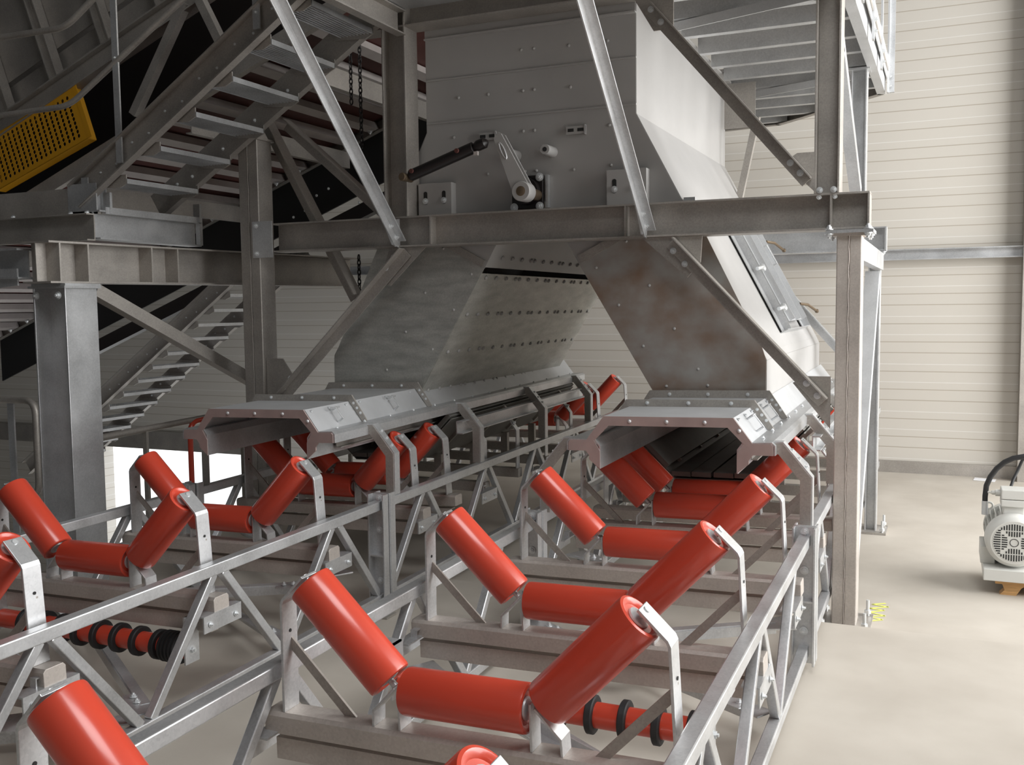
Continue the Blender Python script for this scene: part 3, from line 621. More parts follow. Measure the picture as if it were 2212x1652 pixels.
c = hcol('steel_column', -0.692, -0.555, PY0, PY1, 0.612, 2.6, 'upper grey steel column standing on the right end of the portal beam', 'galv_dull'); bolt(c, (-0.66, PY0-0.0, 0.63), -Y, 0.012); bolt(c, (-0.585, PY0, 0.63), -Y, 0.012)  # dull tone paints in the shade on its recessed web
c = hcol('steel_column', -4.72, -4.55, PY0, PY1, FZ2, 1.23, 'grey steel column carrying the left end of the portal beam', 'galv_dull', True)
c = hcol('steel_column', -3.495, -3.315, PY0, PY1, 0.612, 2.2, 'grey steel column standing on the portal beam left of the chute box', 'galv_dull')

def portal():
    t = thing('portal_beam', (-2.4, 5.86, 0.41), 'long grey I-beam spanning in front of the chute', 'beam')
    m = MB(); m.sect((-4.44, 5.865, 0.51), (-0.395, 5.865, 0.51), I_(0.205, 0.165, 0.009, 0.011)); m.build('profile', 'galv_dull', t, bevel=0.001)
    for x in (-3.15, -1.80, -0.60, -0.40):
        m = MB(); m.box(x-0.005, x+0.005, 5.785, 5.945, 0.415, 0.605); m.build('stiffener', 'galv_dull', t)
    m = MB(); m.box(-4.60, -4.43, 5.765, 5.779, 0.37, 0.63); e = m.build('end_plate', 'galv', t)
    for z in (0.40, 0.60): bolt(e, (-4.565, 5.764, z), -Y, 0.013)
    for x in (-0.665, -0.58): bolt(t, (x, 5.80, 0.594), V(0, -1, -1), 0.010)
portal()

def angle_brace(name, a, b, label, leg=0.085, up=Z, sx=1, sy_=1, mt='galv', gus=(), cat='brace', grp='steel braces'):
    a, b = Vector(a), Vector(b); t = thing(name, a.lerp(b, 0.5), label, cat, grp)
    m = MB(); m.sect(a, b, L_(leg, leg, 0.009, sx, sy_), up); br = m.build('angle', mt, t, bevel=0.001)
    for g in gus:
        m = MB(); m.plate(g[0], 0.010, g[1]); p = m.build('gusset', mt, t)
        for q in g[2]: bolt(p, q, Vector(g[1])*(1 if abs(g[1].x) > 0.5 else -1), 0.013)
    return t
angle_brace('knee_brace', (-3.39, 5.77, 0.45), (-3.39, 3.95, 2.26), 'pale angle-iron knee brace rising toward us from the beam end left of the lever', 0.064, X, 1, 1, gus=[([(-3.395, 5.80, 0.60), (-3.395, 5.80, 0.40), (-3.395, 5.70, 0.42), (-3.395, 5.60, 0.56)], X, [(-3.382, 5.73, 0.47), (-3.382, 5.66, 0.54)])])
angle_brace('knee_brace', (-1.665, 5.77, 0.45), (-1.665, 3.98, 2.10), 'pale angle-iron knee brace crossing in front of the right part of the chute box', 0.064, X, 1, 1, gus=[([(-1.67, 5.80, 0.60), (-1.67, 5.80, 0.40), (-1.67, 5.70, 0.42), (-1.67, 5.60, 0.56)], X, [(-1.657, 5.73, 0.47), (-1.657, 5.66, 0.54)])])
angle_brace('diagonal_brace', (-1.615, 5.77, 1.77), (-0.70, 5.77, 0.70), 'grey diagonal brace from the chute top down to the upper right column', 0.070, Y, 1, -1, 'galv_dull',
            gus=[([(-0.69, 5.785, 0.625), (-0.69, 5.785, 0.845), (-0.785, 5.785, 0.845), (-0.86, 5.785, 0.795)], Y, [(-0.82, 5.764, 0.79), (-0.765, 5.764, 0.73)]), ([(-1.74, 5.79, 1.82), (-1.50, 5.79, 1.82), (-1.50, 5.79, 1.62), (-1.62, 5.79, 1.62)], Y, [(-1.63, 5.764, 1.74), (-1.57, 5.764, 1.66)])])
angle_brace('diagonal_brace', (-3.36, 5.80, 0.40), (-4.40, 5.80, -0.60), 'grey diagonal brace from the portal beam down to the left column', 0.075, Y, -1, -1, 'galv_dull',
            gus=[([(-3.20, 5.815, 0.405), (-3.48, 5.815, 0.405), (-3.57, 5.815, 0.17), (-3.48, 5.815, 0.15)], Y, [(-3.44, 5.79, 0.34), (-3.50, 5.79, 0.27)]), ([(-4.545, 5.815, -0.36), (-4.40, 5.815, -0.36), (-4.30, 5.815, -0.50), (-4.42, 5.815, -0.72), (-4.545, 5.815, -0.72)], Y, [(-4.32, 5.79, -0.50), (-4.38, 5.79, -0.57)])])
angle_brace('diagonal_brace', (-1.49, 5.80, 0.40), (-0.60, 5.80, -0.54), 'dark grey diagonal brace from the portal beam down to the right box column', 0.075, Y, 1, -1, 'galv_dull',
            gus=[([(-1.70, 5.815, 0.405), (-1.33, 5.815, 0.405), (-1.34, 5.815, 0.25), (-1.42, 5.815, 0.16)], Y, [(-1.50, 5.79, 0.32), (-1.43, 5.79, 0.24)]), ([(-0.59, 5.815, -0.42), (-0.72, 5.815, -0.42), (-0.80, 5.815, -0.46), (-0.59, 5.815, -0.72)], Y, [(-0.72, 5.79, -0.46), (-0.66, 5.79, -0.53)])])
m = MB(); m.sect((-3.75, 5.865, 1.955), (-0.3, 5.865, 1.955), I_(0.20, 0.165, 0.009, 0.011)); tag(m.build('header_beam', 'galv_dull'), 'dark upper cross beam above the chute box along the top of the photo', 'beam')

t = thing('upper_deck', (-2.0, 5.0, 2.26), 'underside of the cantilevered upper deck resting on the two knee braces, above the photo', 'deck')
m = MB(); m.box(-3.48, -0.60, 3.75, 6.0, 2.36, 2.39); m.build('deck_plate', 'galv_dull', t)
for x in (-3.43, -1.70, -0.66):
    m = MB(); m.sect((x, 3.78, 2.27), (x, 5.98, 2.27), I_(0.18, 0.09)); m.build('deck_beam', 'galv_dull', t)
# far frame
c = hcol('steel_column', -0.568, -0.478, 8.3, 8.45, FZ2, 0.40, 'far grey lower column seen just right of the box column', 'galv', False); base(c, -0.568, -0.478, 8.3, 8.45, FZ2)
c = hcol('steel_column', -0.72, -0.60, 8.3, 8.45, 0.60, 1.84, 'far upper column under the outer corner of the platform', 'galv', False)
t = thing('far_beam', (-2.4, 8.38, 0.41), 'galvanized I-beam behind the chute at the height of the portal beam', 'beam')
m = MB(); m.sect((-4.6, 8.38, 0.50), (-0.44, 8.38, 0.50), I_(0.19, 0.15, 0.009, 0.011)); m.build('profile', 'galv', t)
m = MB(); m.box(-0.45, -0.438, 8.30, 8.46, 0.405, 0.595); m.build('end_plate', 'galv', t)
for x in (-0.49, -0.46): bolt(t, (x, 8.31, 0.40), -Z, 0.016)
m = MB(); m.sect((-0.455, 5.96, 0.315), (-0.455, 8.30, 0.315), C_(0.13, 0.06, 0.008, 1)); tag(m.build('side_beam', 'galv'), 'short galvanized channel joining the heads of the two right columns', 'beam')
angle_brace('diagonal_brace', (-0.452, 7.75, 0.23), (-0.452, 6.0, -1.66), 'bright galvanized flat brace slanting behind the tall box column', 0.10, X, 1, -1, 'galv_light')
angle_brace('diagonal_brace', (-0.60, 6.38, 1.56), (-0.60, 7.9, 0.80), 'galvanized brace falling away from the apex beside the upper right column', 0.08, X, 1, -1, 'galv')
angle_brace('diagonal_brace', (-0.60, 6.40, 1.58), (-0.60, 5.93, 0.60), 'steep galvanized brace from the apex down to the portal beam end', 0.07, X, 1, -1, 'galv_light')
angle_brace('diagonal_brace', (-1.46, 8.48, 1.56), (-1.67, 8.48, 0.56), 'thin steep brace seen between the chute and the upper right column', 0.055, Y, 1, 1, 'galv_dull')
angle_brace('diagonal_brace', (-1.16, 8.35, 0.09), (-0.60, 8.35, -0.545), 'thin galvanized brace behind the right chute leg', 0.07, Y, 1, -1, 'galv')

# upper grating platform on the right
PZ = 1.85
ys = [5.98+0.0, 6.40, 6.85, 7.35, 7.80, 8.27, 8.70, 9.15, 9.60, 10.05, 10.4]
xf = lambda y: -0.55 if y < 9.35 else -0.56-(y-9.4)*0.955
ylab = ORD
for i, y in enumerate(ys):
    m = MB(); x1 = xf(y); m.sect((-2.5 if y > BY else -1.72, y, PZ+0.07), (x1, y, PZ+0.07), C_(0.14, 0.065, 0.007, 1)); tag(m.build('floor_joist', 'galv'), 'galvanized channel floor joist under the right platform, %s from the front' % ylab[i], 'joist', 'platform floor joists')
m = MB(); m.plate([(-1.74, 5.96, PZ+0.172), (-0.5, 5.96, PZ+0.172), (-0.5, 9.45, PZ+0.172), (-1.5, 10.65, PZ+0.172), (-2.55, 10.75, PZ+0.172), (-2.55, BY+0.05, PZ+0.172), (-1.74, BY+0.05, PZ+0.172)], 0.03, Z)
tag(m.build('platform_deck', 'galv_dull'), 'grey deck plate of the right platform lying on the joists', 'platform deck')
m = MB(); m.sect((-0.555, 4.0, PZ+0.07), (-0.525, 9.42, PZ+0.07), C_(0.17, 0.07, 0.009, 1)); tag(m.build('edge_beam', 'galv_light'), 'pale edge channel along the right side of the platform', 'beam')
m = MB(); m.sect((-0.53, 9.43, PZ+0.07), (-1.6, 10.55, PZ+0.07), C_(0.17, 0.07, 0.009, 1)); m.sect((-1.6, 10.55, PZ+0.07), (-2.6, 10.72, PZ+0.07), C_(0.17, 0.07, 0.009, 1)); tag(m.build('edge_beam', 'galv_dull'), 'dark slanting edge channel at the far end of the platform', 'beam')
angle_brace('plan_brace', (-1.70, 6.46, PZ-0.005), (-0.58, 6.10, PZ-0.005), 'pale flat brace lying under the platform joists near the top edge', 0.06, Z, 1, -1, 'galv_light')
angle_brace('plan_brace', (-2.2, 9.05, PZ-0.005), (-0.6, 8.42, PZ-0.005), 'pale flat brace under the far joists of the platform', 0.06, Z, 1, -1, 'galv_light')
m = MB(); m.box(-1.76, -1.50, 8.50, 8.512, 1.485, PZ+0.01); tag(m.build('hanger_plate', 'galv_dull'), 'grey upright stub hanging below the far platform joists', 'plate')
t = thing('guard_rail', (-0.47, 7.6, PZ), 'bright galvanized guard rail posts and toe board on the platform edge', 'guard rail')
m = MB(); m.box(-0.515, -0.507, 4.0, 9.42, PZ+0.10, PZ+0.30); m.build('toe_board', 'galv_light', t)
for y in (9.30, 8.35, 7.4, 6.45, 5.5):
    m = MB(); m.box(-0.507, -0.492, y-0.035, y+0.035, PZ-0.03, PZ+1.1); p = m.build('post', 'galv_light', t)
    for dz in (0.03, 0.11): bolt(p, (-0.491, y, PZ+dz), X, 0.012)
m = MB(); m.box(-0.492, -0.45, 9.33, 9.37, PZ-0.02, PZ+1.1); m.build('corner_post', 'galv', t)
m = MB(); m.cyl((-0.5, 4.0, PZ+1.1), (-0.5, 9.4, PZ+1.1), 0.022); m.build('top_rail', 'galv_light', t, smooth=True)

# ================================================================== LEFT SIDE: COLUMN, GIRDERS, LANDING, STAIR
c = hcol('steel_column', -5.285, -5.005, 4.45, 4.70, FZ, 0.160, 'massive grey steel column at the left standing behind the left conveyor', 'galv', False)
for x in (-5.25, -5.06): bolt(c, (x, 4.449, 0.10), -Y, 0.016)
def ibeam(name, a, b, h, bw, label, mt='galv_dull', grp='left girders', stiff=()):
    a, b = Vector(a), Vector(b); t = thing(name, a.lerp(b, 0.5)-V(0, 0, h/2), label, 'beam', grp)
    m = MB(); m.sect(a, b, I_(h, bw, 0.009, 0.012)); m.build('profile', mt, t)
    d = (b-a).normalized(); u = Z.cross(d)
    for k in stiff:
        q = a+d*k; m = MB(); m.plate([q-u*bw/2-V(0, 0, h/2-0.01), q+u*bw/2-V(0, 0, h/2-0.01), q+u*bw/2+V(0, 0, h/2-0.01), q-u*bw/2+V(0, 0, h/2-0.01)], 0.012, d); m.build('stiffener', mt, t)
    return t
ibeam('girder', (-5.14, 4.36, 0.305), (-5.14, 7.85, 0.335), 0.26, 0.24, 'long dark girder running back from the top of the massive left column', stiff=(0.08, 0.30, 0.85, 1.1))
m = MB(); m.box(-5.285, -4.99, 4.44, 4.72, 0.160, 0.175); tag(m.build('bearing_plate', 'galv'), 'thin bearing plate between the massive left column and its girder', 'plate')
ibeam('girder', (-7.5, 4.42, 0.32), (-5.27, 4.42, 0.30), 0.19, 0.17, 'galvanized beam butting against the girder at the left edge of the photo', 'galv')
m = MB(); m.plate([(-5.30, 4.36, 0.27), (-6.5, 4.36, 0.27), (-6.5, 4.36, 0.12), (-5.9, 4.36, 0.12), (-5.30, 4.36, 0.165)], 0.012, Y); tag(m.build('haunch_plate', 'galv'), 'tapered galvanized haunch plate under the beam at the left edge', 'plate')
# landing
t = thing('landing_platform', (-5.7, 5.4, 0.47), 'galvanized stair landing with deep edge beams at the foot of the stair', 'landing')
m = MB(); m.sect((-8.0, 4.93, 0.562), (-5.24, 4.93, 0.562), C_(0.18, 0.07, 0.009, -1)); m.build('front_beam', 'galv_dull', t)
m = MB(); m.sect((-5.27, 4.94, 0.58), (-5.27, 5.92, 0.58), I_(0.195, 0.13, 0.008, 0.011)); m.build('end_beam', 'galv', t)
m = MB(); m.box(-5.24, -5.20, 5.90, 5.93, 0.49, 0.70); m.build('end_stiffener', 'galv', t)
m = MB(); m.box(-8.0, -5.46, 4.955, 4.963, 0.655, 0.835); m.build('toe_board', 'galv_dull', t)
m = MB(); m.box(-5.50, -5.24, 4.95, 4.96, 0.655, 0.86); m.build('toe_board', 'galv', t)
m = MB(); m.box(-8.0, -5.24, 4.95, 5.9, 0.655, 0.675); m.build('deck', 'galv_dull', t)
m = MB(); m.box(-5.235, -5.20, 4.99, 5.92, 0.655, 0.70); m.build('edge_strip', 'galv', t)
for y in (5.03, 5.90):
    m = MB(); m.box(-5.25, -5.19, y-0.01, y+0.01, 0.66, 0.80); m.build('cleat', 'galv', t)
for x in (-6.0, -5.45, -5.3): bolt(t, (x, 4.925, 0.66), -Y, 0.012)
# stair
SM = 0.612
def stair(name, x0, z0, ya, yb, n, rise, run, label, sm, mt, mt2, w=0.22):
    t = thing(name, (x0, ya, z0), label, 'staircase', 'steel staircases')
    L = n*run-0.20
    for y, e in ((ya, 1), (yb, -1)):
        a = V(x0-0.42, y, z0+0.16-0.42*sm); b = V(x0+L, y, z0+0.16+L*sm); m = MB(); m.sect(a, b, C_(w*0.83, 0.06, 0.008, -e)); s = m.build('stringer', mt, t)
        d = (b-a).normalized()
        for k in range(2*n): bolt(s, a+d*(0.25+k*0.17)+V(0, -e*0.002, (-1 if k % 2 else 1)*0.02), V(0, -1, 0), 0.009)
    for i in range(n):
        x, z = x0+run*i, z0+rise*i; m = MB()
        m.box(x-0.012, x, ya+0.01, yb-0.01, z-0.028, z+0.004); m.box(x-0.25, x-0.245, ya+0.01, yb-0.01, z-0.03, z)
        for k in range(1, 9): m.box(x-0.25+0.027*k, x-0.246+0.027*k, ya+0.01, yb-0.01, z-0.028, z)
        for k in range(14): m.box(x-0.25, x-0.005, ya+0.03+k*(yb-ya-0.06)/13-0.002, ya+0.03+k*(yb-ya-0.06)/13+0.002, z-0.012, z)
        tr = m.build('tread', mt2, t)
        for y in (ya+0.012, yb-0.012):
            m = MB(); m.plate([(x, y, z-0.028), (x, y, z+0.03), (x-0.26, y, z+0.03), (x-0.30, y, z-0.04), (x-0.06, y, z-0.055)], 0.008, Y); m.build('end_plate', mt, tr)
    return t
stair('staircase', -5.015, 0.875, 4.99, 5.70, 6, 0.192, 0.303, 'steel staircase with grating treads climbing right from the landing', SM, 'galv_dull', 'galv')
m = MB(); m.prism(C_(0.16, 0.06, 0.008, 1), (-5.37, 5.03, 0.66), V(0, 1, 0)*0+X, Y, V(0, 0, 0.24)); tag(m.build('stringer_foot', 'galv'), 'short upright channel foot where the stair meets the landing', 'stair foot')
m = MB(); m.sect((-3.36, 4.6, 1.87), (-3.36, 5.76, 1.87), C_(0.16, 0.07, 0.009, -1)); tag(m.build('landing_beam', 'galv_dull'), 'grey channel beam at the head of the near stair', 'beam')
m = MB(); m.box(-3.355, -2.2, 4.6, 5.76, 1.955, 1.975); tag(m.build('landing_deck', 'galv'), 'grey deck plate at the head of the near stair', 'platform deck')
# hand rail of the stair
t = thing('hand_rail', (-5.0, 4.96, 0.9), 'pipe hand rail with flat posts on the near side of the stair', 'hand rail')
def bend(p): 
    out = [p[0]]
    for i in range(1, len(p)-1):
        a, b, c2 = Vector(p[i-1]), Vector(p[i]), Vector(p[i+1]); d0 = (a-b).normalized(); d1 = (c2-b).normalized()
        for k in range(7): q = k/6; out.append((b+d0*0.10*(1-q)**2+d1*0.10*q*q))
    out.append(p[-1]); return out
m = MB(); m.tube(bend([(-7.2, 4.96, 1.375), (-5.46, 4.96, 1.388), (-3.6, 4.96, 2.42)]), 0.019, 12); m.build('knee_rail', 'galv_dull', t, smooth=True)
m = MB(); m.tube(bend([(-7.2, 4.96, 1.93), (-5.46, 4.96, 1.905), (-3.6, 4.96, 3.0)]), 0.021, 12); m.build('top_rail', 'galv_dull', t, smooth=True)
for x, z0, z1 in ((-5.02, 0.975, 2.16), (-3.87, 1.70, 2.85)):
    m = MB(); m.bar((x, 4.955, z0), (x, 4.955, z1), 0.05, 0.012, Y); p = m.build('post', 'galv', t)
    bolt(p, (x, 4.948, z0+0.68 if x < -4 else z0+0.1), -Y, 0.007)
# posts and braces behind the stair
angle_brace('diagonal_brace', (-4.36, 5.93, 1.36), (-3.50, 5.93, 0.64), 'brown-grey brace from the left column top down to the foot of the inner post', 0.085, Y, 1, -1, 'galv_dull')
angle_brace('diagonal_brace', (-4.60, 6.05, 1.40), (-3.86, 6.05, 0.10), 'dark steep brace behind the left column top', 0.11, Y, 1, -1, 'galv_dull')
angle_brace('diagonal_brace', (-5.06, 4.74, 0.10), (-5.06, 6.9, -0.88), 'dark diagonal brace between the massive left column and the portal column', 0.085, X, 1, -1, 'galv_dull')

# guard rails at the edge of the lower hall
t = thing('guard_rail', (-5.75, 7.0, FZ), 'dark pipe guard rail at the floor edge beyond the massive left column', 'guard rail')
m = MB(); m.tube([(-5.68, 5.2, -0.935), (-5.68, 10.6, -0.80)], 0.026, 12); m.build('top_rail', 'galv_dull', t, smooth=True)
for y in (5.75, 6.9, 8.6, 10.2):
    m = MB(); m.box(-5.70, -5.66, y-0.012, y+0.012, FZ2, -0.93); m.build('post', 'galv_dull', t)
t = thing('guard_rail', (-5.75, 4.75, FZ), 'rounded pipe guard rail at the left edge of the photo beside the massive column', 'guard rail')
m = MB(); m.tube(bend([(-7.6, 4.8, -0.635), (-5.73, 4.8, -0.61), (-5.73, 4.8, -1.28), (-7.6, 4.8, -1.30)]), 0.024, 12); m.build('rail', 'galv_dull', t, smooth=True)
m = MB(); m.bar((-5.97, 4.8, FZ), (-5.97, 4.8, -0.63), 0.06, 0.012, Y); m.build('post', 'galv', t)
m = MB(); m.tube(bend([(-5.66, 6.22, -1.45), (-5.66, 6.22, -0.92), (-5.66, 6.75, -0.90)]), 0.022, 12); tag(m.build('red_pipe', 'red', smooth=True), 'short bent red pipe standing beside the left hood', 'pipe')
# far stair
stair('staircase', -9.28, -1.668, 8.0, 8.75, 15, 0.152, 0.215, 'distant steel staircase in front of the dim back wall, seen through the left frame', 0.70, 'galv_dull', 'galv', 0.20)

# ------------------------------------------------------------------ inclined feed conveyor crossing behind the stair
GM = 0.378
def gz(x, c): return GM*x+c
t = thing('inclined_conveyor', (-6.2, 7.4, 1.4), 'large enclosed conveyor climbing to the right above and behind the stair', 'inclined conveyor')
XA, XB = -11.0, -3.55
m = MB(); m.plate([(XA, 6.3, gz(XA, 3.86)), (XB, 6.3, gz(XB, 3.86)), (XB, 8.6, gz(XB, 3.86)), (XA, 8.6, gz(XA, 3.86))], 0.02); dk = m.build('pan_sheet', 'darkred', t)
x = -10.8
while x < -4.35:
    m = MB(); m.bar((x, 6.32, gz(x, 3.80)), (x, 8.58, gz(x, 3.80)), 0.10, 0.07, V(-GM, 0, 1)); m.build('cross_bar', 'pale', t); 
    bolt(t, (x, 8.50, gz(x, 3.76)), -Z, 0.02); x += 0.29
m = MB(); m.sect((XA, 6.24, gz(XA, 4.53)), (XB, 6.24, gz(XB, 4.53)), I_(0.17, 0.12, 0.01, 0.012)); m.build('side_chord', 'galv_dull', t)
m = MB(); m.sect((XA, 6.28, gz(XA, 3.82)), (XB, 6.28, gz(XB, 3.82)), C_(0.12, 0.06, 0.008, 1)); m.build('bottom_chord', 'galv_dull', t)
m = MB(); m.sect((XA, 8.62, gz(XA, 3.82)), (XB, 8.62, gz(XB, 3.82)), C_(0.14, 0.06, 0.008, -1)); m.build('bottom_chord', 'galv_dull', t)
for c0, c1, yy in ((4.60, 5.02, 6.50), (5.04, 5.95, 6.46)):
    m = MB(); m.plate([(XA, yy, gz(XA, c0)), (XB, yy, gz(XB, c0)), (XB, yy, gz(XB, c1)), (XA, yy, gz(XA, c1))], 0.012, Y); m.build('side_sheet', 'galv_dull', t)
x = -9.6
while x < -3.8:
    d = V(-GM, 0, 1).normalized(); a = V(x, 6.40, gz(x, 4.60)); m = MB(); m.sect(a, a+d*1.4, I_(0.10, 0.10, 0.008, 0.010), X); st = m.build('stiffener', 'galv_dull', t)
    for k in (0.05, 0.10): bolt(st, a+d*k+V(0.02, -0.052, 0), -Y, 0.010)
    x += 0.62
for a, b in (((-5.53, 4.95), (-6.10, 3.95)), ((-5.40, 4.95), (-5.15, 4.0))):
    m = MB(); m.bar((a[0], 6.20, gz(a[0], a[1]-0.45)), (b[0], 6.20, gz(b[0], b[1]-0.05)), 0.07, 0.07, Y); m.build('lattice_brace', 'galv_dull', t)
m = MB(); m.plate([(XA, 8.75, gz(XA, 3.28)), (XB, 8.75, gz(XB, 3.28)), (XB, 8.75, gz(XB, 3.80)), (XA, 8.75, gz(XA, 3.80))], 0.02, Y); m.build('return_belt', 'black', t)
for x in (-8.2, -6.9, -5.6, -4.6):
    m = MB(); m.sect((x, 6.3, gz(x, 3.62)), (x, 8.6, gz(x, 3.62)), C_(0.16, 0.06, 0.01, 1)); m.build('cross_beam', 'galv_dull', t)
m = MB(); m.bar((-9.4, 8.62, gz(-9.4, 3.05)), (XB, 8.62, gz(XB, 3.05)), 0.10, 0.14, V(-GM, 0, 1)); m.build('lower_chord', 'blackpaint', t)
m = MB(); m.plate([(XA, 8.64, gz(XA, 3.9)), (XB, 8.64, gz(XB, 3.9)), (XB, 8.64, gz(XB, 6.2)), (XA, 8.64, gz(XA, 6.2))], 0.02, Y); m.build('far_shade_sheet', 'blackpaint', t)  # added sheet; its black stands for the shade inside the conveyor
m = MB(); m.plate([(XA, 6.5, gz(XA, 6.2)), (XB, 6.5, gz(XB, 6.2)), (XB, 8.64, gz(XB, 6.2)), (XA, 8.64, gz(XA, 6.2))], 0.02); m.build('top_cover', 'galv_dull', t)
# yellow perforated guard
def guard():
    P0, PX, PY_ = V(-7.735, 6.19, 1.075), V(1.12, 0, 0.372), V(-0.155, 0, 0.435)
    t = thing('belt_guard', P0+PX*0.5, 'yellow perforated belt guard panel behind the stair hand rail', 'guard')
    nx, ny = 18, 10; m = MB(); cw, ch = 0.90/nx, 0.82/ny; u0, v0 = 0.05, 0.09; q0 = 8
    def W(a, b): return P0+PX*a+PY_*b
    Lx, Ly = PX.length, PY_.length
    for i in range(nx):
        for j in range(ny):
            a0, b0 = u0+i*cw, v0+j*ch; hx = 0.5+(0.18 if j % 2 else -0.18)
            sq = [(0, 0), (0.5, 0), (1, 0), (1, 0.5), (1, 1), (0.5, 1), (0, 1), (0, 0.5)]; ring = []
            for p, q in sq:
                an = math.atan2(q-0.5, p-0.5); ring.append((0.5+0.30*math.cos(an), 0.5+0.30*math.sin(an)*cw*Lx/(ch*Ly)))
            vs = [W(a0+p*cw, b0+q*ch) for p, q in sq]+[W(a0+p*cw, b0+q*ch) for p, q in ring]
            back = [v+V(0, 0.006, 0) for v in vs[8:]]
            m.add(vs+back, [(k, (k+1) % 8, 8+(k+1) % 8, 8+k) for k in range(8)]+[(8+k, 8+(k+1) % 8, 16+(k+1) % 8, 16+k) for k in range(8)])
    for a0, a1, b0, b1 in ((0, 1, 0, v0), (0, 1, v0+0.82, 1), (0, u0, v0, v0+0.82), (u0+0.9, 1, v0, v0+0.82)): m.add([W(a0, b0), W(a1, b0), W(a1, b1), W(a0, b1)], [(0, 1, 2, 3)])
    m.build('perforated_sheet', 'yellow', t)
    f = MB(); e = V(0, 0.09, 0); c4 = [W(0, 0), W(1, 0), W(1, 1), W(0, 1)]
    for k in range(4): f.plate([c4[k], c4[(k+1) % 4], c4[(k+1) % 4]+e, c4[k]+e], 0.006)
    f.plate([W(1.0, 0), W(1.04, 0), W(1.04, 1), W(1.0, 1)], 0.006, Y); f.build('rim', 'yellow', t)
guard()

# chains hanging under the conveyor
def chain(x, y, z0, z1, label):
    m = MB(); z = z1; k = 0
    while z > z0:
        ax = X if k % 2 else Y; pts = [Vector((x, y, z))+ax*(0.013*math.cos(q))+Z*(0.026*math.sin(q)) for q in [i*math.pi/5 for i in range(11)]]
        m.tube(pts, 0.0055, 5); z -= 0.038; k += 1
    tag(m.build('chain', 'blackpaint', smooth=True), label, 'chain', 'hanging chains')
chain(-4.185, 6.6, 1.25, 2.10, 'rusty black chain hanging behind the stair, longest one near the inner post')
chain(-4.27, 6.6, 1.60, 2.10, 'black chain hanging behind the stair, shorter one beside the knee brace')
chain(-4.30, 6.7, -0.25, 0.40, 'lower black chain end hanging beside the left chute leg')
# distant handrail with red and white tape behind the portal beam
t = thing('far_barrier', (-4.9, 8.9, FZ2), 'distant barrier with red and white tape seen left of the inner post', 'barrier')
m = MB(); m.box(-5.25, -5.17, 8.85, 8.93, FZ2, 1.15); m.build('post', 'galv', t)
m = MB(); m.box(-4.72, -4.69, 8.88, 8.92, FZ2, 1.0); m.build('post', 'galv', t)
m = MB(); m.box(-5.2, -4.4, 8.89, 8.91, 0.98, 0.99); m.build('rail', 'galv_light', t)
m = MB(); m.plate([(-5.35, 8.87, 0.80), (-4.70, 8.87, 0.90), (-4.70, 8.87, 0.83), (-5.35, 8.87, 0.74)], 0.004, Y); m.build('tape', 'tape', t)

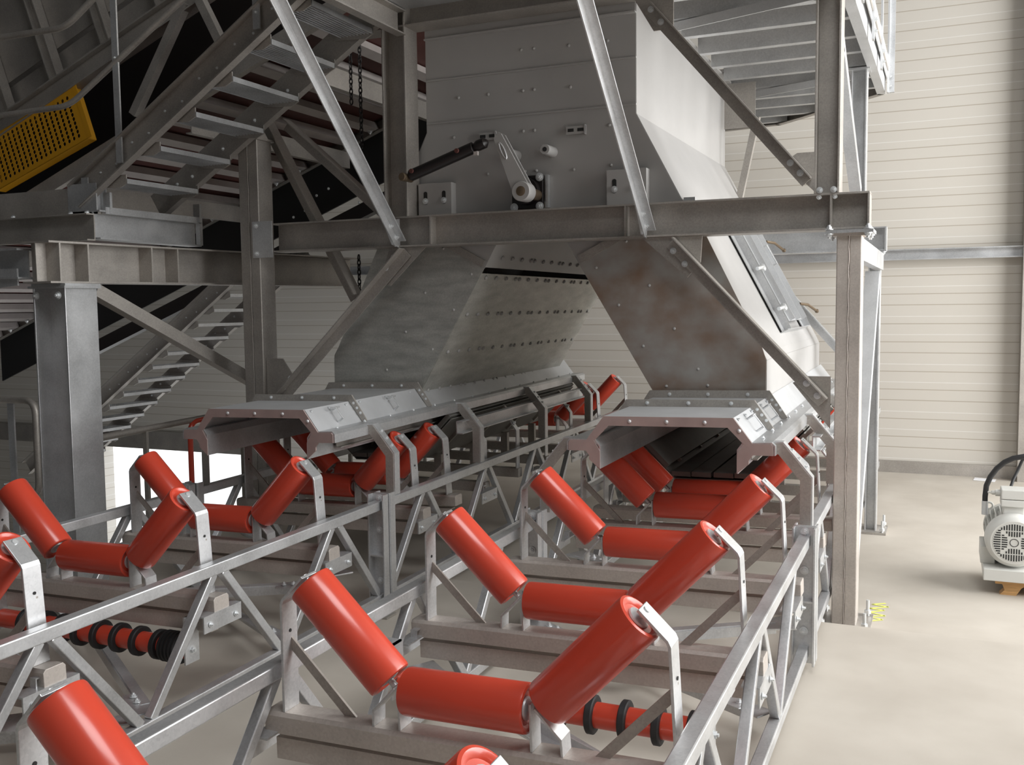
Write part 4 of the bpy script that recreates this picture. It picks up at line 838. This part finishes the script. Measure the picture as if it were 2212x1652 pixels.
# ================================================================== MOTOR AND SMALL THINGS ON THE RIGHT
def motor():
    cx_, cz, y = 0.425, -1.515, 6.78
    t = thing('electric_motor', (cx_, y+0.25, -1.69), 'cream electric motor with slotted fan cowl standing on the floor at the right', 'motor')
    m = MB(); m.lathe((cx_, y, cz), Y, [(0, 0.125), (0.0, 0.135), (0.012, 0.150), (0.035, 0.162), (0.10, 0.166), (0.13, 0.166)], 48); m.build('fan_cowl', 'cream', t, smooth=True)
    m = MB(); m.lathe((cx_, y-0.002, cz), Y, [(0, 0.122), (0.004, 0.122)], 40); g = m.build('grille', 'cream', t)
    sl = MB()
    for q in range(4):
        an = q*math.pi/2; ux, uz = math.cos(an), math.sin(an); vx, vz = -uz, ux
        for i in range(-5, 6):
            off = i*0.0145; r0 = max(0.038, abs(off)*1.12+0.008); r1 = math.sqrt(max(0.0, 0.118**2-off**2)); mid = 0.074
            for a, b in ((r0, mid-0.003), (mid+0.003, r1)):
                if b-a < 0.008: continue
                pts = [(cx_+ux*r+vx*(off+e), y-0.0025, cz+uz*r+vz*(off+e)) for r, e in ((a, -0.004), (b, -0.004), (b, 0.004), (a, 0.004))]; sl.plate(pts, 0.001, Y)
    sl.build('cooling_slots', 'dark', g)
    m = MB(); m.tube([(cx_+0.024*math.cos(k*math.pi/12), y-0.003, cz+0.024*math.sin(k*math.pi/12)) for k in range(25)], 0.002, 6); m.build('centre_ring', 'dark', g)
    m = MB(); m.lathe((cx_, y+0.12, cz), Y, [(0, 0.13), (0.36, 0.13)], 32)
    for k in range(28):
        a = k*2*math.pi/28; m.bar((cx_+0.143*math.cos(a), y+0.13, cz+0.143*math.sin(a)), (cx_+0.143*math.cos(a), y+0.46, cz+0.143*math.sin(a)), 0.005, 0.03, V(math.cos(a), 0, math.sin(a)))
    m.build('finned_body', 'cream', t)
    m = MB(); m.lathe((cx_, y+0.46, cz), Y, [(0, 0.16), (0.06, 0.16), (0.08, 0.12)], 40); m.build('end_shield', 'cream', t, smooth=True)
    m = MB(); m.box(cx_-0.075, cx_+0.075, y+0.10, y+0.26, -1.31, -1.265); m.box(cx_-0.075, cx_+0.075, y+0.10, y+0.26, -1.262, -1.20); m.box(cx_-0.06, cx_+0.06, y+0.12, y+0.24, -1.39, -1.31); b = m.build('terminal_box', 'cream', t, bevel=0.006)
    m = MB(); m.lathe((cx_-0.075, y+0.18, -1.235), -X, [(0, 0.022), (0.03, 0.022), (0.03, 0.014), (0.05, 0.014), (0.055, 0.008), (0.075, 0.006)], 14); m.build('cable_gland', 'cream', b, smooth=True)
    m = MB(); m.tube([(cx_-0.135+0.022*math.cos(k*math.pi/8), y+0.30, -1.345+0.022*math.sin(k*math.pi/8)) for k in range(17)], 0.007, 8); m.cyl((cx_-0.135, y+0.30, -1.40), (cx_-0.135, y+0.30, -1.365), 0.009, 10); m.build('lifting_eye', 'cream', t, smooth=True)
    m = MB(); m.box(cx_-0.185, cx_-0.10, y+0.12, y+0.42, -1.69, -1.58); m.box(cx_+0.10, cx_+0.185, y+0.12, y+0.42, -1.69, -1.58); m.box(cx_-0.12, cx_+0.12, y+0.16, y+0.40, -1.66, -1.60); m.build('foot', 'cream', t, bevel=0.004)
    m = MB(); m.box(cx_-0.17, cx_+0.30, y-0.02, y+0.55, -1.765, -1.69); tag(m.build('motor_plinth', 'cream', bevel=0.004), 'grey painted steel plinth under the electric motor', 'plinth')
    t = thing('wood_pallet', (cx_+0.05, y+0.2, FZ2), 'splintered raw wood pallet under the motor plinth', 'pallet')
    m = MB(); m.box(cx_-0.10, cx_+0.36, y+0.02, y+0.11, -1.79, -1.766); m.build('board', 'wood', t)
    m = MB(); m.box(cx_-0.10, cx_+0.36, y+0.36, y+0.46, -1.79, -1.766); m.build('board', 'wood', t)
    m = MB(); m.prism([(-0.05, 0.07), (-0.035, 0.03), (-0.062, 0.0), (0.03, 0.0), (0.06, 0.05), (0.09, 0.07)], (cx_-0.01, y+0.03, FZ2), X, Z, V(0, 0.08, 0)); m.build('block', 'wood', t)
    m = MB(); m.box(cx_+0.20, cx_+0.34, y+0.02, y+0.46, FZ2, -1.79); m.build('block', 'wood', t)
    m = MB(); m.box(cx_-0.06, cx_+0.06, y+0.36, y+0.46, FZ2, -1.79); m.build('block', 'wood', t)
    h = MB(); pts = [(0.262, 7.0, -1.315), (0.262, 7.0, -1.27), (0.268, 7.0, -1.20), (0.29, 7.0, -1.14), (0.325, 7.0, -1.085), (0.37, 7.0, -1.04), (0.42, 7.0, -1.012), (0.49, 7.0, -0.995), (0.60, 7.0, -1.0), (0.66, 7.02, -1.06), (0.62, 7.08, -1.16), (0.55, 7.1, -1.22)]
    h.tube(pts, 0.017, 12); t = tag(h.build('hydraulic_hose', 'black', smooth=True), 'thick black hose arching above the electric motor', 'hose')
    f = MB(); f.cyl((0.262, 7.0, -1.39), (0.262, 7.0, -1.30), 0.019, 14); f.build('fitting', 'galv_light', t, smooth=True)
    h = MB(); h.tube([(0.41, 7.1, -1.24), (0.43, 7.15, -1.18), (0.46, 7.2, -1.12), (0.485, 7.2, -1.05), (0.52, 7.2, -1.02), (0.6, 7.2, -1.02)], 0.010, 10); tag(h.build('power_cable', 'black', smooth=True), 'thin black cable behind the thick hose', 'cable')
motor()
m = MB(); m.plate([(0.30, 11.12, FZ2+0.003), (0.50, 11.08, FZ2+0.003), (0.52, 11.24, FZ2+0.003), (0.32, 11.30, FZ2+0.003)], 0.002, Z); tag(m.build('paper_sheet', 'paper'), 'small white sheet of paper on the floor near the back wall', 'paper')
m = MB(); zz = [(-0.39, 5.93), (-0.30, 6.0), (-0.385, 6.03), (-0.29, 6.08), (-0.38, 6.12), (-0.30, 6.19), (-0.385, 6.20), (-0.28, 6.27), (-0.375, 6.29), (-0.30, 6.34)]
for (xa, ya), (xb, yb) in zip(zz, zz[1:]):
    d = V(xb-xa, yb-ya, 0).normalized(); n = V(-d.y, d.x, 0)*0.008; a, b = V(xa, ya, FZ2+0.002), V(xb, yb, FZ2+0.002); m.plate([a-n, b-n, b+n, a+n], 0.001, Z)
tag(m.build('floor_marking', 'mark'), 'yellow scribbled paint marking on the floor beside the box column foot', 'marking')
